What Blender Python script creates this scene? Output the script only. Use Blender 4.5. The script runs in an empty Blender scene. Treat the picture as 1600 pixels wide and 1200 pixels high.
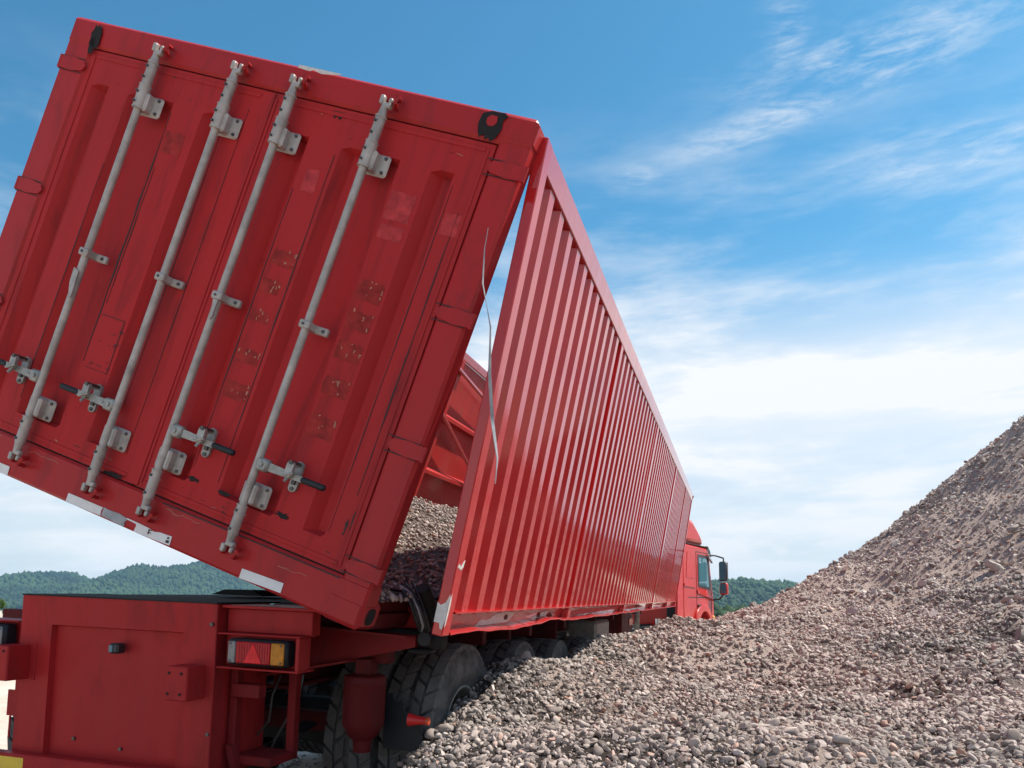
import bpy, math, random
import numpy as np
from mathutils import Matrix, Vector, noise
random.seed(7); rng = np.random.default_rng(7)
R = math.radians
scene = bpy.context.scene
col = scene.collection

# ---------------------------------------------------------------- camera, sky, sun, exposure
CAMH = 1.37
PITCH = 0.0925
cam = bpy.data.cameras.new('camera'); cam.lens = 27.82; cam.sensor_width = 36
cam.shift_y = 0.148; cam.clip_end = 6000; cam.clip_start = 0.05
camo = bpy.data.objects.new('camera', cam); col.objects.link(camo)
camo.location = (0, 0, CAMH); camo.rotation_euler = (math.pi/2 + PITCH, 0, 0)
scene.camera = camo

SUN_AZ, SUN_EL = 80.0, 53.0          # azimuth clockwise from +Y
sd = Vector((math.sin(R(SUN_AZ))*math.cos(R(SUN_EL)), math.cos(R(SUN_AZ))*math.cos(R(SUN_EL)), math.sin(R(SUN_EL))))
sun = bpy.data.lights.new('sun', 'SUN'); sun.energy = 5.0; sun.angle = R(0.53); sun.color = (1.0, 0.925, 0.82)
suno = bpy.data.objects.new('sun', sun); col.objects.link(suno)
suno.location = (20, 0, 20); suno.rotation_euler = sd.to_track_quat('Z', 'Y').to_euler()

world = bpy.data.worlds.new('World'); scene.world = world; world.use_nodes = True
nt = world.node_tree; nt.nodes.clear(); N = nt.nodes; L = nt.links
def wn(t, **k):
    n = N.new(t)
    for a, b in k.items(): setattr(n, a, b)
    return n
def wm(op, a, b=None, c=None):
    n = N.new('ShaderNodeMath'); n.operation = op
    for i, v in enumerate((a, b, c)):
        if v is None: continue
        if isinstance(v, (int, float)): n.inputs[i].default_value = v
        else: L.new(v, n.inputs[i])
    return n.outputs[0]
out = wn('ShaderNodeOutputWorld'); bg = wn('ShaderNodeBackground'); bg.inputs[1].default_value = 0.108
sky = wn('ShaderNodeTexSky', sky_type='NISHITA'); sky.sun_disc = False
sky.sun_elevation = R(SUN_EL); sky.sun_rotation = R(SUN_AZ); sky.air_density = 1.0; sky.dust_density = 0.6; sky.ozone_density = 2.2
tc = wn('ShaderNodeTexCoord'); sep = wn('ShaderNodeSeparateXYZ'); L.new(tc.outputs['Generated'], sep.inputs[0])
X_, Y_, Z_ = sep.outputs
az = wm('ARCTAN2', X_, Y_)
rad = wm('SQRT', wm('ADD', wm('MULTIPLY', X_, X_), wm('MULTIPLY', Y_, Y_)))
el = wm('ARCTAN2', Z_, rad)
cmb = wn('ShaderNodeCombineXYZ'); L.new(wm('MULTIPLY', az, 1.0), cmb.inputs[0]); L.new(wm('MULTIPLY', el, 4.4), cmb.inputs[1])
def wnoise(scale, detail, rough, dist, off=0.0, w=None):
    n = wn('ShaderNodeTexNoise', noise_dimensions='3D'); n.inputs['Scale'].default_value = scale; n.inputs['Detail'].default_value = detail
    n.inputs['Roughness'].default_value = rough; n.inputs['Distortion'].default_value = dist
    v = wn('ShaderNodeVectorMath', operation='ADD'); L.new(cmb.outputs[0], v.inputs[0]); v.inputs[1].default_value = (off, off*0.7, off*1.3)
    L.new(v.outputs[0], n.inputs['Vector']); return n.outputs['Fac']
def ramp(v, a, b):
    n = wn('ShaderNodeMapRange', interpolation_type='SMOOTHSTEP'); L.new(v, n.inputs[0]); n.inputs[1].default_value = a; n.inputs[2].default_value = b
    return n.outputs[0]
def blob(a0, e0, sa, se, tilt=0.0):
    da = wm('SUBTRACT', az, a0); de = wm('SUBTRACT', wm('SUBTRACT', el, e0), wm('MULTIPLY', da, tilt))
    q = wm('ADD', wm('POWER', wm('ABSOLUTE', wm('DIVIDE', da, sa)), 2.0), wm('POWER', wm('ABSOLUTE', wm('DIVIDE', de, se)), 2.0))
    return wm('EXPONENT', wm('MULTIPLY', q, -1.0))
n1 = wnoise(3.0, 9, 0.60, 0.2, 3.1); n2 = wnoise(8.0, 9, 0.66, 0.5, 8.7); n3 = wnoise(1.6, 6, 0.55, 0.3, 5.3)
n4 = wnoise(24.0, 8, 0.7, 0.4, 1.7)
def mx(a, b): return wm('MAXIMUM', a, b)
# cirrus wisps (azimuth, elevation of each bank in radians)
wis = mx(mx(blob(0.46, 0.588, 0.14, 0.032, 0.04), blob(0.33, 0.550, 0.11, 0.018, 0.17)), mx(blob(0.355, 0.625, 0.026, 0.034), blob(0.53, 0.478, 0.11, 0.026, -0.08)))
wis = mx(wis, mx(blob(0.165, 0.512, 0.025, 0.011), blob(0.260, 0.705, 0.03, 0.018)))
wis = mx(wis, wm('MULTIPLY', blob(-0.52, 0.17, 0.30, 0.06), 0.6))
w1 = wm('MULTIPLY', wis, ramp(wm('ADD', wm('MULTIPLY', n2, 0.68), wm('MULTIPLY', n4, 0.32)), 0.39, 0.70))
# thin veil and the bright bank above the horizon
veil = wm('MULTIPLY', wm('MULTIPLY', ramp(n1, 0.40, 0.75), ramp(el, 0.62, 0.36)), 0.62)
bank = wm('MULTIPLY', blob(0.45, 0.262, 0.95, 0.088, 0.0), wm('ADD', 0.62, wm('MULTIPLY', ramp(n1, 0.32, 0.66), 0.5)))
puff = wm('MULTIPLY', mx(blob(0.36, 0.070, 0.10, 0.022), blob(0.28, 0.045, 0.05, 0.016)), ramp(n2, 0.38, 0.6))
hori = wm('MULTIPLY', ramp(el, 0.40, 0.02), 0.60)
cl = wm('ADD', wm('ADD', wm('MULTIPLY', w1, 0.68), veil), wm('ADD', wm('MULTIPLY', bank, 1.05), wm('ADD', wm('MULTIPLY', puff, 0.5), hori)))
# elsewhere around the sky: scattered soft cloud
oth = wm('MULTIPLY', wm('MULTIPLY', ramp(n3, 0.46, 0.62), ramp(wm('ABSOLUTE', az), 0.75, 1.1)), 0.55)
cl = wm('MINIMUM', wm('ADD', cl, oth), 1.0)
mixc = wn('ShaderNodeMix', data_type='RGBA'); L.new(cl, mixc.inputs[0]); tint = wn('ShaderNodeMix', data_type='RGBA', blend_type='MULTIPLY'); tint.inputs[0].default_value = 1; L.new(sky.outputs[0], tint.inputs[6]); 
tlo = wn('ShaderNodeMix', data_type='RGBA'); L.new(ramp(el, 0.02, 0.40), tlo.inputs[0]); tlo.inputs[6].default_value = (.60, .72, .78, 1); tlo.inputs[7].default_value = (.42, .97, 1.05, 1); L.new(tlo.outputs[2], tint.inputs[7])
L.new(tint.outputs[2], mixc.inputs[6]); mixc.inputs[7].default_value = (6.15, 6.3, 6.5, 1)
L.new(mixc.outputs[2], bg.inputs[0]); L.new(bg.outputs[0], out.inputs[0])
scene.view_settings.view_transform = 'Standard'; scene.view_settings.look = 'None'; scene.view_settings.exposure = 0.57; scene.view_settings.gamma = 1
scene.cycles.use_denoising = True
scene.cycles.max_bounces = 7; scene.cycles.volume_bounces = 0

# ---------------------------------------------------------------- helpers
def tag(o, label=None, cat=None, group=None, kind=None):
    if label: o['label'] = label
    if cat: o['category'] = cat
    if group: o['group'] = group
    if kind: o['kind'] = kind
    return o
class MB:
    def __init__(s): s.v = []; s.f = []; s.k = []
    def mark(s): s.k.append((len(s.v), len(s.f))); return s
    def add(s, vs, fs):
        b = len(s.v); s.v += [tuple(v) for v in vs]; s.f += [tuple(b+i for i in f) for f in fs]; return s
    def box(s, a, b, F=None):
        x0, y0, z0 = a; x1, y1, z1 = b
        vs = [(x0,y0,z0),(x1,y0,z0),(x1,y1,z0),(x0,y1,z0),(x0,y0,z1),(x1,y0,z1),(x1,y1,z1),(x0,y1,z1)]
        if F: vs = [F(*v) for v in vs]
        return s.add(vs, [(0,3,2,1),(4,5,6,7),(0,1,5,4),(1,2,6,5),(2,3,7,6),(3,0,4,7)])
    def rbox(s, a, b, r=0.01, F=None):      # box with chamfered corners in every direction
        x0, y0, z0 = a; x1, y1, z1 = b; r = min(r, (x1-x0)/2.01, (y1-y0)/2.01, (z1-z0)/2.01)
        vs = []; idx = {}
        for ix in (0, 1):
            for iy in (0, 1):
                for iz in (0, 1):
                    X = (x0, x1)[ix]; Y = (y0, y1)[iy]; Z = (z0, z1)[iz]
                    sx, sy, sz = 1-2*ix, 1-2*iy, 1-2*iz
                    for k, p in enumerate([(X, Y+sy*r, Z+sz*r), (X+sx*r, Y, Z+sz*r), (X+sx*r, Y+sy*r, Z)]):
                        idx[(ix,iy,iz,k)] = len(vs); vs.append(p)
        fs = []
        g = lambda a,b,c,k: idx[(a,b,c,k)]
        for i in (0,1):
            fs.append((g(i,0,0,0),g(i,1,0,0),g(i,1,1,0),g(i,0,1,0))); fs.append((g(0,i,0,1),g(1,i,0,1),g(1,i,1,1),g(0,i,1,1))); fs.append((g(0,0,i,2),g(1,0,i,2),g(1,1,i,2),g(0,1,i,2)))
        for a in (0,1):
            for b2 in (0,1):
                fs.append((g(a,b2,0,0),g(a,b2,1,0),g(a,b2,1,1),g(a,b2,0,1)))
                fs.append((g(a,0,b2,0),g(a,1,b2,0),g(a,1,b2,2),g(a,0,b2,2)))
                fs.append((g(0,a,b2,1),g(1,a,b2,1),g(1,a,b2,2),g(0,a,b2,2)))
                for c in (0,1): fs.append((g(a,b2,c,0),g(a,b2,c,1),g(a,b2,c,2)))
        if F: vs = [F(*v) for v in vs]
        return s.add(vs, fs)
    def tube(s, pts, r, n=10, F=None, cap=True):
        pts = [Vector(p) for p in pts]
        if F: pts = [Vector(F(*p)) for p in pts]
        rs = r if isinstance(r, (list, tuple)) else [r]*len(pts)
        rings = []; up = None
        for i, p in enumerate(pts):
            d = (pts[min(i+1, len(pts)-1)] - pts[max(i-1, 0)]).normalized()
            if up is None: up = Vector((0,0,1)) if abs(d.z) < .9 else Vector((1,0,0))
            a = d.cross(up).normalized(); b = a.cross(d).normalized(); up = b
            rings.append([p + a*math.cos(2*math.pi*k/n)*rs[i] + b*math.sin(2*math.pi*k/n)*rs[i] for k in range(n)])
        vs = [v for g in rings for v in g]; fs = []
        for i in range(len(pts)-1):
            for k in range(n): fs.append((i*n+k, i*n+(k+1)%n, (i+1)*n+(k+1)%n, (i+1)*n+k))
        if cap: fs.append(tuple(range(n))[::-1]); fs.append(tuple((len(pts)-1)*n+k for k in range(n)))
        return s.add(vs, fs)
    def lathe(s, prof, n=48, axis='x', c=(0,0,0), F=None):     # prof: list (axial, radius)
        vs = []; fs = []
        for a, r_ in prof:
            for k in range(n):
                t = 2*math.pi*k/n; u, v = r_*math.cos(t), r_*math.sin(t)
                p = {'x': (a,u,v), 'y': (u,a,v), 'z': (u,v,a)}[axis]
                p = (p[0]+c[0], p[1]+c[1], p[2]+c[2]); vs.append(F(*p) if F else p)
        for i in range(len(prof)-1):
            for k in range(n): fs.append((i*n+k, i*n+(k+1)%n, (i+1)*n+(k+1)%n, (i+1)*n+k))
        return s.add(vs, fs)
    def grid(s, us, vs_, fn):
        P = [fn(u, v) for u in us for v in vs_]; m = len(vs_)
        return s.add(P, [(i*m+j, (i+1)*m+j, (i+1)*m+j+1, i*m+j+1) for i in range(len(us)-1) for j in range(m-1)])
    def prism(s, poly, d0, d1, F):          # poly (a,b) extruded between depth d0..d1, F(a,b,d)
        n = len(poly); vs = [F(a,b,d0) for a,b in poly] + [F(a,b,d1) for a,b in poly]
        return s.add(vs, [tuple(range(n)), tuple(range(2*n-1, n-1, -1))] + [(i, n+i, n+(i+1)%n, (i+1)%n) for i in range(n)])
    def build(s, name, mat, parent=None, base=(0,0,0), smooth=0, bevel=0):
        if len(s.k) > 1:              # each marked piece becomes an object of its own
            ks = s.k + [(len(s.v), len(s.f))]; o = None
            for (v0, f0), (v1, f1) in zip(ks, ks[1:]):
                if v1 == v0: continue
                q = MB(); q.v = s.v[v0:v1]; q.f = [tuple(i-v0 for i in f) for f in s.f[f0:f1]]; o = q.build(name, mat, parent, base, smooth, bevel)
            return o
        me = bpy.data.meshes.new(name)
        me.from_pydata([(x-base[0], y-base[1], z-base[2]) for x,y,z in s.v], [], s.f); me.update()
        o = bpy.data.objects.new(name, me); col.objects.link(o)
        if mat: me.materials.append(mat)
        import bmesh
        bm = bmesh.new(); bm.from_mesh(me); bmesh.ops.recalc_face_normals(bm, faces=bm.faces); bm.to_mesh(me); bm.free()
        if bevel:
            m = o.modifiers.new('bevel', 'BEVEL'); m.width = bevel; m.segments = 2; m.limit_method = 'ANGLE'; m.angle_limit = R(35)
        if smooth:
            me.polygons.foreach_set('use_smooth', [True]*len(me.polygons)); me.set_sharp_from_angle(angle=R(smooth))
        if parent: o.parent = parent
        return o
def empty(name, mw, label, cat, group=None):
    o = bpy.data.objects.new(name, None); col.objects.link(o); o.empty_display_size = .2; o.matrix_world = mw
    return tag(o, label, cat, group)
def fastmesh(name, V, Fc, mat, parent=None, smooth=True, attr=None):
    """numpy mesh with faces of constant size"""
    me = bpy.data.meshes.new(name); n = Fc.shape[1]
    me.vertices.add(len(V)); me.vertices.foreach_set('co', V.astype(np.float32).ravel())
    me.loops.add(Fc.size); me.loops.foreach_set('vertex_index', Fc.astype(np.int32).ravel())
    me.polygons.add(len(Fc)); me.polygons.foreach_set('loop_start', np.arange(0, Fc.size, n, dtype=np.int32))
    me.polygons.foreach_set('use_smooth', smooth if isinstance(smooth, np.ndarray) else np.full(len(Fc), smooth))
    if attr is not None:
        for k, a in attr.items():
            at = me.attributes.new(k, 'FLOAT', 'POINT'); at.data.foreach_set('value', a.astype(np.float32))
    me.update(calc_edges=True); me.validate()
    me.materials.append(mat)
    o = bpy.data.objects.new(name, me); col.objects.link(o)
    if parent: o.parent = parent
    return o
# ---------------------------------------------------------------- materials
def newmat(name):
    m = bpy.data.materials.new(name); m.use_nodes = True
    return m, m.node_tree, m.node_tree.nodes['Principled BSDF']
def mnoise(t, scale, detail=5, rough=.6, dist=0., coord='Object', vec=None, stretch=None, rot=0.):
    c = t.nodes.new('ShaderNodeTexCoord'); n = t.nodes.new('ShaderNodeTexNoise')
    n.inputs['Scale'].default_value = scale; n.inputs['Detail'].default_value = detail; n.inputs['Roughness'].default_value = rough; n.inputs['Distortion'].default_value = dist
    src = c.outputs[coord]
    if stretch:
        mp = t.nodes.new('ShaderNodeMapping'); mp.inputs['Scale'].default_value = stretch[:3]
        if len(stretch) > 3: mp.inputs['Rotation'].default_value = stretch[3]
        vr = t.nodes.new('ShaderNodeVectorRotate'); vr.rotation_type = 'Y_AXIS'; vr.inputs['Angle'].default_value = -rot if rot else 0.0
        t.links.new(src, vr.inputs['Vector']); t.links.new(vr.outputs[0], mp.inputs[0]); src = mp.outputs[0]
    t.links.new(src, n.inputs['Vector']); return n.outputs['Fac']
def cr(t, src, stops, interp='LINEAR'):
    r_ = t.nodes.new('ShaderNodeValToRGB'); r_.color_ramp.interpolation = interp
    while len(r_.color_ramp.elements) < len(stops): r_.color_ramp.elements.new(.5)
    for e, (p, c) in zip(r_.color_ramp.elements, stops):
        e.position = p; e.color = (c, c, c, 1) if isinstance(c, (int, float)) else (*c, 1)
    t.links.new(src, r_.inputs[0]); return r_.outputs[0]
def mixrgb(t, f, a, b, mode='MIX'):
    n = t.nodes.new('ShaderNodeMix'); n.data_type = 'RGBA'; n.blend_type = mode
    for i, v in ((0, f), (6, a), (7, b)):
        if isinstance(v, (int, float)): n.inputs[i].default_value = v
        elif isinstance(v, tuple): n.inputs[i].default_value = (*v, 1)
        else: t.links.new(v, n.inputs[i])
    return n.outputs[2]
def bump(t, h, bs, strength=.3, dist=.01):
    n = t.nodes.new('ShaderNodeBump'); n.inputs['Strength'].default_value = strength; n.inputs['Distance'].default_value = dist
    t.links.new(h, n.inputs['Height']); t.links.new(n.outputs[0], bs.inputs['Normal'])
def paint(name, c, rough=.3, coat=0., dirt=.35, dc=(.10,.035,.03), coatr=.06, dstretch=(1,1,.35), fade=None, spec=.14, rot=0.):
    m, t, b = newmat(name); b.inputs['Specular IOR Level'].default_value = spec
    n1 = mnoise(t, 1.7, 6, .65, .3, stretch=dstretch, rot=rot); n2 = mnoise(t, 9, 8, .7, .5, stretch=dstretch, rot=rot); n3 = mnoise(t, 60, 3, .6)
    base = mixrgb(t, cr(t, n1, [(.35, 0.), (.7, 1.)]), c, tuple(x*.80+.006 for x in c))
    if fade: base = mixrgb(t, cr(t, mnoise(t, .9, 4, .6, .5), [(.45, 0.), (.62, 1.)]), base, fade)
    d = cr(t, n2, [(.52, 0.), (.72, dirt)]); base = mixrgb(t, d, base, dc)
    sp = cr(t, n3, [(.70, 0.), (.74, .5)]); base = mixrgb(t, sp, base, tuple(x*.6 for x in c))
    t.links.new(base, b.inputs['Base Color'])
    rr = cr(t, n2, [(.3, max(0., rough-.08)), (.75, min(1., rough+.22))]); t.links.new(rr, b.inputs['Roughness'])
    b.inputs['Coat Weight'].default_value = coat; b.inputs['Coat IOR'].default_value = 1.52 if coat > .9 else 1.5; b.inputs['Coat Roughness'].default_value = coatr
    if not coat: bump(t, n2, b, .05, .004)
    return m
def plain(name, c, rough=.5, metal=0., var=.25, scale=12, bmp=.1, spec=.5):
    m, t, b = newmat(name)
    n = mnoise(t, scale, 6, .65)
    t.links.new(mixrgb(t, cr(t, n, [(.3, 0.), (.7, 1.)]), tuple(x*(1+var*.5) for x in c), tuple(x*(1-var) for x in c)), b.inputs['Base Color'])
    b.inputs['Roughness'].default_value = rough; b.inputs['Metallic'].default_value = metal; b.inputs['Specular IOR Level'].default_value = spec
    if bmp: bump(t, n, b, bmp, .004)
    return m
RED = (.43, .017, .019)
M = {}
M['door'] = paint('weathered red door paint', (.47, .023, .025), .52, 0., .85, (.19,.022,.024), dstretch=(1.3,1,.16), rot=.334)
M['frame'] = paint('red frame paint', (.44, .020, .022), .44, .15, .75, (.20,.024,.024), .15, rot=.334)
M['panel'] = paint('glossy red side paint', (.52, .016, .017), .28, .92, .14, (.36,.03,.025), .08)
M['rail'] = paint('pinkish red rail paint', (.50, .045, .045), .30, 1.0, .25, (.42,.22,.20), .1)  # pinker red than the side panel, with pale pink mottling
M['tail'] = paint('red chassis paint', (.42, .020, .021), .42, 0, .60, (.15,.022,.020), .12, (1,1,.25))
M['darkred'] = paint('dark chassis red', (.11, .006, .007), .5, 0, .6, (.04,.02,.018))  # base much darker than the tail box red, dirt noise on top
M['shade'] = paint('grimy red with painted shade', (.22, .012, .014), .5, 0, .6, (.05,.02,.018))  # chassis red darkened: under-body shade put into the colour, grime noise over it
M['inner'] = paint('scuffed red inside paint', (.46, .025, .022), .45, .1, .55, (.22,.10,.06))
M['rod'] = plain('grey painted steel rod', (.43,.385,.355), .42, .15, .35, 14, .15)
M['steel'] = plain('dull grey steel', (.36,.34,.31), .40, .35, .4, 25, .2)
M['bolt'] = plain('dark bolt steel', (.10,.095,.09), .4, .6, .3, 40, 0)
M['rubber'] = plain('black rubber grip', (.008,.009,.013), .6, 0, .3, 40, .1)
M['gasket'] = plain('dark door gasket', (.035,.016,.016), .7, 0, .4, 20, .1)
M['black'] = plain('black greasy steel', (.010,.009,.009), .8, .0, .4, 14, .2)
M['soot'] = plain('black grease stain', (.012,.007,.007), .85, 0, .5, 30, 0)
M['white'] = plain('white reflective tape', (.74,.72,.72), .35, 0, .10, 20, 0)
M['greytape'] = plain('grey worn tape', (.34,.34,.36), .45, 0, .4, 18, 0)
M['yellow'] = plain('yellow reflective stripe', (.80,.52,.03), .35, 0, .12, 30, 0)
M['redtape'] = plain('red reflective stripe', (.60,.015,.015), .35, 0, .12, 30, 0)
M['primer'] = plain('pale scraped paint', (.66,.60,.56), .55, 0, .25, 22, .1)
M['tan'] = plain('tan scratch', (.46,.19,.12), .6, 0, .3, 30, 0)
M['oldtape'] = plain('old sticker residue', (.36,.026,.022), .5, 0, .5, 18, 0, .15)
M['ghost'] = plain('faded painted over marking', (.50,.045,.048), .5, 0, .4, 22, 0, .15)
M['glass'] = plain('dark cab glass', (.06,.16,.20), .05, 0, .1, 3, 0)
M['chrome'] = plain('bright aluminium', (.70,.70,.70), .25, .9, .1, 20, 0)
M['plastic'] = plain('black plastic', (.02,.02,.022), .4, 0, .2, 20, 0)
M['cab'] = paint('bright red cab paint', (.50, .018, .012), .3, .3, .05, (.3,.03,.03), .04)
M['lamp_white'] = plain('frosted clear lens', (.22,.21,.21), .2, 0, .3, 60, 0)
M['lamp_red'] = plain('red lens', (.75,.008,.02), .12, 0, .25, 40, 0, .25)
M['lamp_redd'] = plain('deep red lens', (.42,.006,.014), .15, 0, .25, 40, 0, .25)
M['lamp_amber'] = plain('amber lens', (.55,.20,.012), .15, 0, .3, 40, 0, .25)
M['orange'] = plain('orange marker lens', (.60,.08,.03), .25, 0, .15, 20, 0)
def tyre_mat():
    m, t, b = newmat('dusty tyre rubber')
    n = mnoise(t, 5, 7, .7); n2 = mnoise(t, 45, 4, .6)
    c = mixrgb(t, cr(t, n, [(.40, 0.), (.68, .75)]), (.012,.011,.012), (.20,.18,.165))
    t.links.new(c, b.inputs['Base Color']); b.inputs['Roughness'].default_value = .75; bump(t, n2, b, .3, .003); return m
M['tyre'] = tyre_mat(); M['tread'] = plain('worn tread blocks', (.12,.108,.10), .8, 0, .5, 9, .3)
def stone_mat():
    m, t, b = newmat('river gravel stones')
    a = t.nodes.new('ShaderNodeAttribute'); a.attribute_name = 'tone'
    c = cr(t, a.outputs['Fac'], [(0., (.09,.072,.063)), (.22, (.21,.172,.150)), (.5, (.37,.308,.272)), (.78, (.56,.478,.428)), (.90, (.78,.69,.62)), (.95, (.47,.33,.27)), (1., (.43,.25,.18))])
    n = mnoise(t, 28, 6, .7, .4); n2 = mnoise(t, 160, 3, .6)
    c = mixrgb(t, cr(t, n, [(.35, 0.), (.7, .55)]), c, mixrgb(t, 1., c, (.62,.60,.60), 'MULTIPLY'))
    n5 = mnoise(t, .55, 4, .6, .5); c = mixrgb(t, cr(t, n5, [(.45, 0.), (.70, .55)]), c, (.58,.44,.385))
    t.links.new(c, b.inputs['Base Color']); b.inputs['Roughness'].default_value = .75; b.inputs['Specular IOR Level'].default_value = .35
    bump(t, n2, b, .35, .003); return m
M['stone'] = stone_mat()
def dirt_mat():
    m, t, b = newmat('gravel fines with dust and gap shade')
    at = t.nodes.new('ShaderNodeAttribute'); at.attribute_name = 'tone'
    n = mnoise(t, .8, 6, .65, .5); n2 = mnoise(t, 18, 9, .78); n3 = mnoise(t, 90, 5, .75)
    c = mixrgb(t, cr(t, at.outputs['Fac'], [(.15, 0.), (.7, 1.)]), (.10,.076,.065), (.76,.60,.52))  # dark end paints the shade in gaps between stones, pale end is dust
    c = mixrgb(t, cr(t, n, [(.42, 0.), (.66, .35)]), c, (.42,.29,.245))
    c = mixrgb(t, cr(t, n3, [(.40, 0.), (.62, .65)]), c, mixrgb(t, 1., c, (.38,.36,.35), 'MULTIPLY'))
    t.links.new(c, b.inputs['Base Color']); b.inputs['Roughness'].default_value = .95; b.inputs['Specular IOR Level'].default_value = .2
    ad = t.nodes.new('ShaderNodeMath'); ad.operation = 'ADD'; t.links.new(n2, ad.inputs[0]); t.links.new(n3, ad.inputs[1])
    bump(t, ad.outputs[0], b, 1.0, .045); return m
M['dirt'] = dirt_mat()
def sand_mat():
    m, t, b = newmat('pale compacted sand ground')
    n = mnoise(t, .35, 7, .65, .6); n2 = mnoise(t, 9, 8, .75); n3 = mnoise(t, .06, 4, .6, .4)
    c = mixrgb(t, cr(t, n, [(.4, 0.), (.65, 1.)]), (.52,.42,.345), (.66,.565,.48))
    c = mixrgb(t, cr(t, n2, [(.5, 0.), (.7, .5)]), c, (.36,.28,.225))
    c = mixrgb(t, cr(t, n3, [(.50, 0.), (.62, .7)]), c, (.16,.17,.09))
    t.links.new(c, b.inputs['Base Color']); b.inputs['Roughness'].default_value = .95; bump(t, n2, b, .6, .05); return m
M['sand'] = sand_mat()
def leaf_mat(name, a, b_, sc):
    m, t, b = newmat(name)
    at = t.nodes.new('ShaderNodeAttribute'); at.attribute_name = 'tone'
    c = cr(t, at.outputs['Fac'], [(0., a), (1., b_)])
    n = mnoise(t, sc, 5, .7); c = mixrgb(t, cr(t, n, [(.35, 0.), (.7, .8)]), c, mixrgb(t, 1., c, (.5,.55,.5), 'MULTIPLY'))
    t.links.new(c, b.inputs['Base Color']); b.inputs['Roughness'].default_value = .8; b.inputs['Specular IOR Level'].default_value = .2
    return m
M['forest'] = leaf_mat('hill forest foliage', (.008,.030,.012), (.038,.082,.026), .4)
M['hill'] = plain('wooded hillside soil', (.030,.055,.018), .95, 0, .4, .02, 0)
M['leaf'] = leaf_mat('shrub leaves', (.035,.075,.012), (.13,.20,.03), 8)
M['bark'] = plain('bark', (.10,.075,.05), .9, 0, .4, 12, .3)

# ---------------------------------------------------------------- the truck frame (the rig leans a little on the loose ground)
MR = Matrix(((0.96164643, 0.27186423, 0.03641412), (-0.27099278, 0.96219877, -0.02713759), (-0.04241536, 0.0162288, 0.99896825)))
TT = Vector((-1.82283116, 3.49489942, 1.3437929))
def frame(base):
    m = MR.to_4x4(); m.translation = MR @ Vector(base) + TT; return m
# tipped container frame: s across the rear face from the left, t up it, y forward
c00 = Vector((-1.082, 0, .794)); c10 = Vector((1.253, 0, -.006)); c11 = Vector((1.931, 0, 2.008)); c01 = Vector((-.37, 0, 2.826))
CW, CH, CL = 2.44, 2.129, 11.95
def CF(s, y, t):
    a, b = s/CW, t/CH
    p = c00*(1-a)*(1-b) + c10*a*(1-b) + c11*a*b + c01*(1-a)*b
    return (p.x, p.y + y, p.z)
def CFd(s, t, y): return CF(s, y, t)
CB = (.3, 0., 0.)
cont = empty('tipping_container', frame(CB), 'large red corrugated container body tipped sideways on the trailer, side panel hanging open', 'container')
def cb(mb, name, mat, parent=None, **k): return mb.build(name, mat, parent or cont, CB, **k)

# frame of the rear end
m = MB(); m.rbox((0, 0, 2.004), (CW, .10, CH), .012, CF); header = cb(m, 'rear_header', M['frame'], smooth=30)
m = MB(); m.rbox((0, 0, 0), (CW, .12, .182), .012, CF); sill = cb(m, 'rear_sill', M['frame'], smooth=30)
for s0, s1, e0, e1 in ((0, .159, 0, .03), (2.3035, CW, 2.41, CW)):
    m = MB(); m.rbox((s0, .004, .160), (s1, .10, 2.03), .012, CF)
    cb(m, 'corner_post', M['frame'], smooth=30)
for s0 in (-.004, CW-.176):
    for t0 in (-.004, CH-.115):
        m = MB(); m.rbox((s0, -.003, t0), (s0+.18, .125 if t0 > 1 else .165, t0+.119), .020, CF)
        c = cb(m, 'corner_casting', M['frame'], smooth=35)
        if t0 > 1: continue
        m = MB(); o = CW-.001+.005 if s0 > 1 else -.005
        # slot in the side of the casting
        poly = [(.045+.028*math.cos(a)+(.02 if math.cos(a) > 0 else -.0), t0+.06+.036*math.sin(a)) for a in [i*math.pi/8 for i in range(16)]]
        m.prism([(p[0]+.02, p[1]) for p in poly], 0, .003, lambda a, b, d, o=o, s=(1 if s0 > 1 else -1): CF(o+s*d, a, b)); cb(m, 'casting_slot', M['soot'], c)
def blotch(poly, y=-.0095, th=.0015, name='grease_stain', mat='soot', parent=None):
    m = MB(); m.prism(poly, y, y-th, CFd); return cb(m, name, M[mat], parent or cont)
def rough_poly(cs, ct, rs, rt, n=22, j=.25, seed=0, rot=0.):
    q = random.Random(seed); P = []
    for i in range(n):
        a = 2*math.pi*i/n; k = 1 + q.uniform(-j, j); u, v = rs*k*math.cos(a), rt*k*math.sin(a)
        P.append((cs+u*math.cos(rot)-v*math.sin(rot), ct+u*math.sin(rot)+v*math.cos(rot)))
    return P
blotch(rough_poly(.175, 2.050, .030, .056, seed=3, j=.16, rot=.15), y=-.0065, parent=header)
blotch(rough_poly(.165, 2.000, .016, .040, seed=5, j=.3, rot=.1), y=-.0065, parent=header)
# hook shaped stain round the right casting hole
hk = [(2.205,2.100),(2.24,2.116),(2.30,2.118),(2.315,2.108),(2.30,2.085),(2.305,2.05),(2.292,2.015),(2.275,1.995),(2.262,2.012),(2.25,1.998),(2.24,2.022),(2.222,2.004),(2.208,2.03),(2.200,2.06)]
blotch(hk, y=-.0075, parent=header)
blotch([(2.232,2.068),(2.245,2.055),(2.268,2.058),(2.278,2.075),(2.272,2.098),(2.245,2.100),(2.232,2.086)], y=-.0095, mat='frame', name='bare_patch', parent=header)
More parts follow.
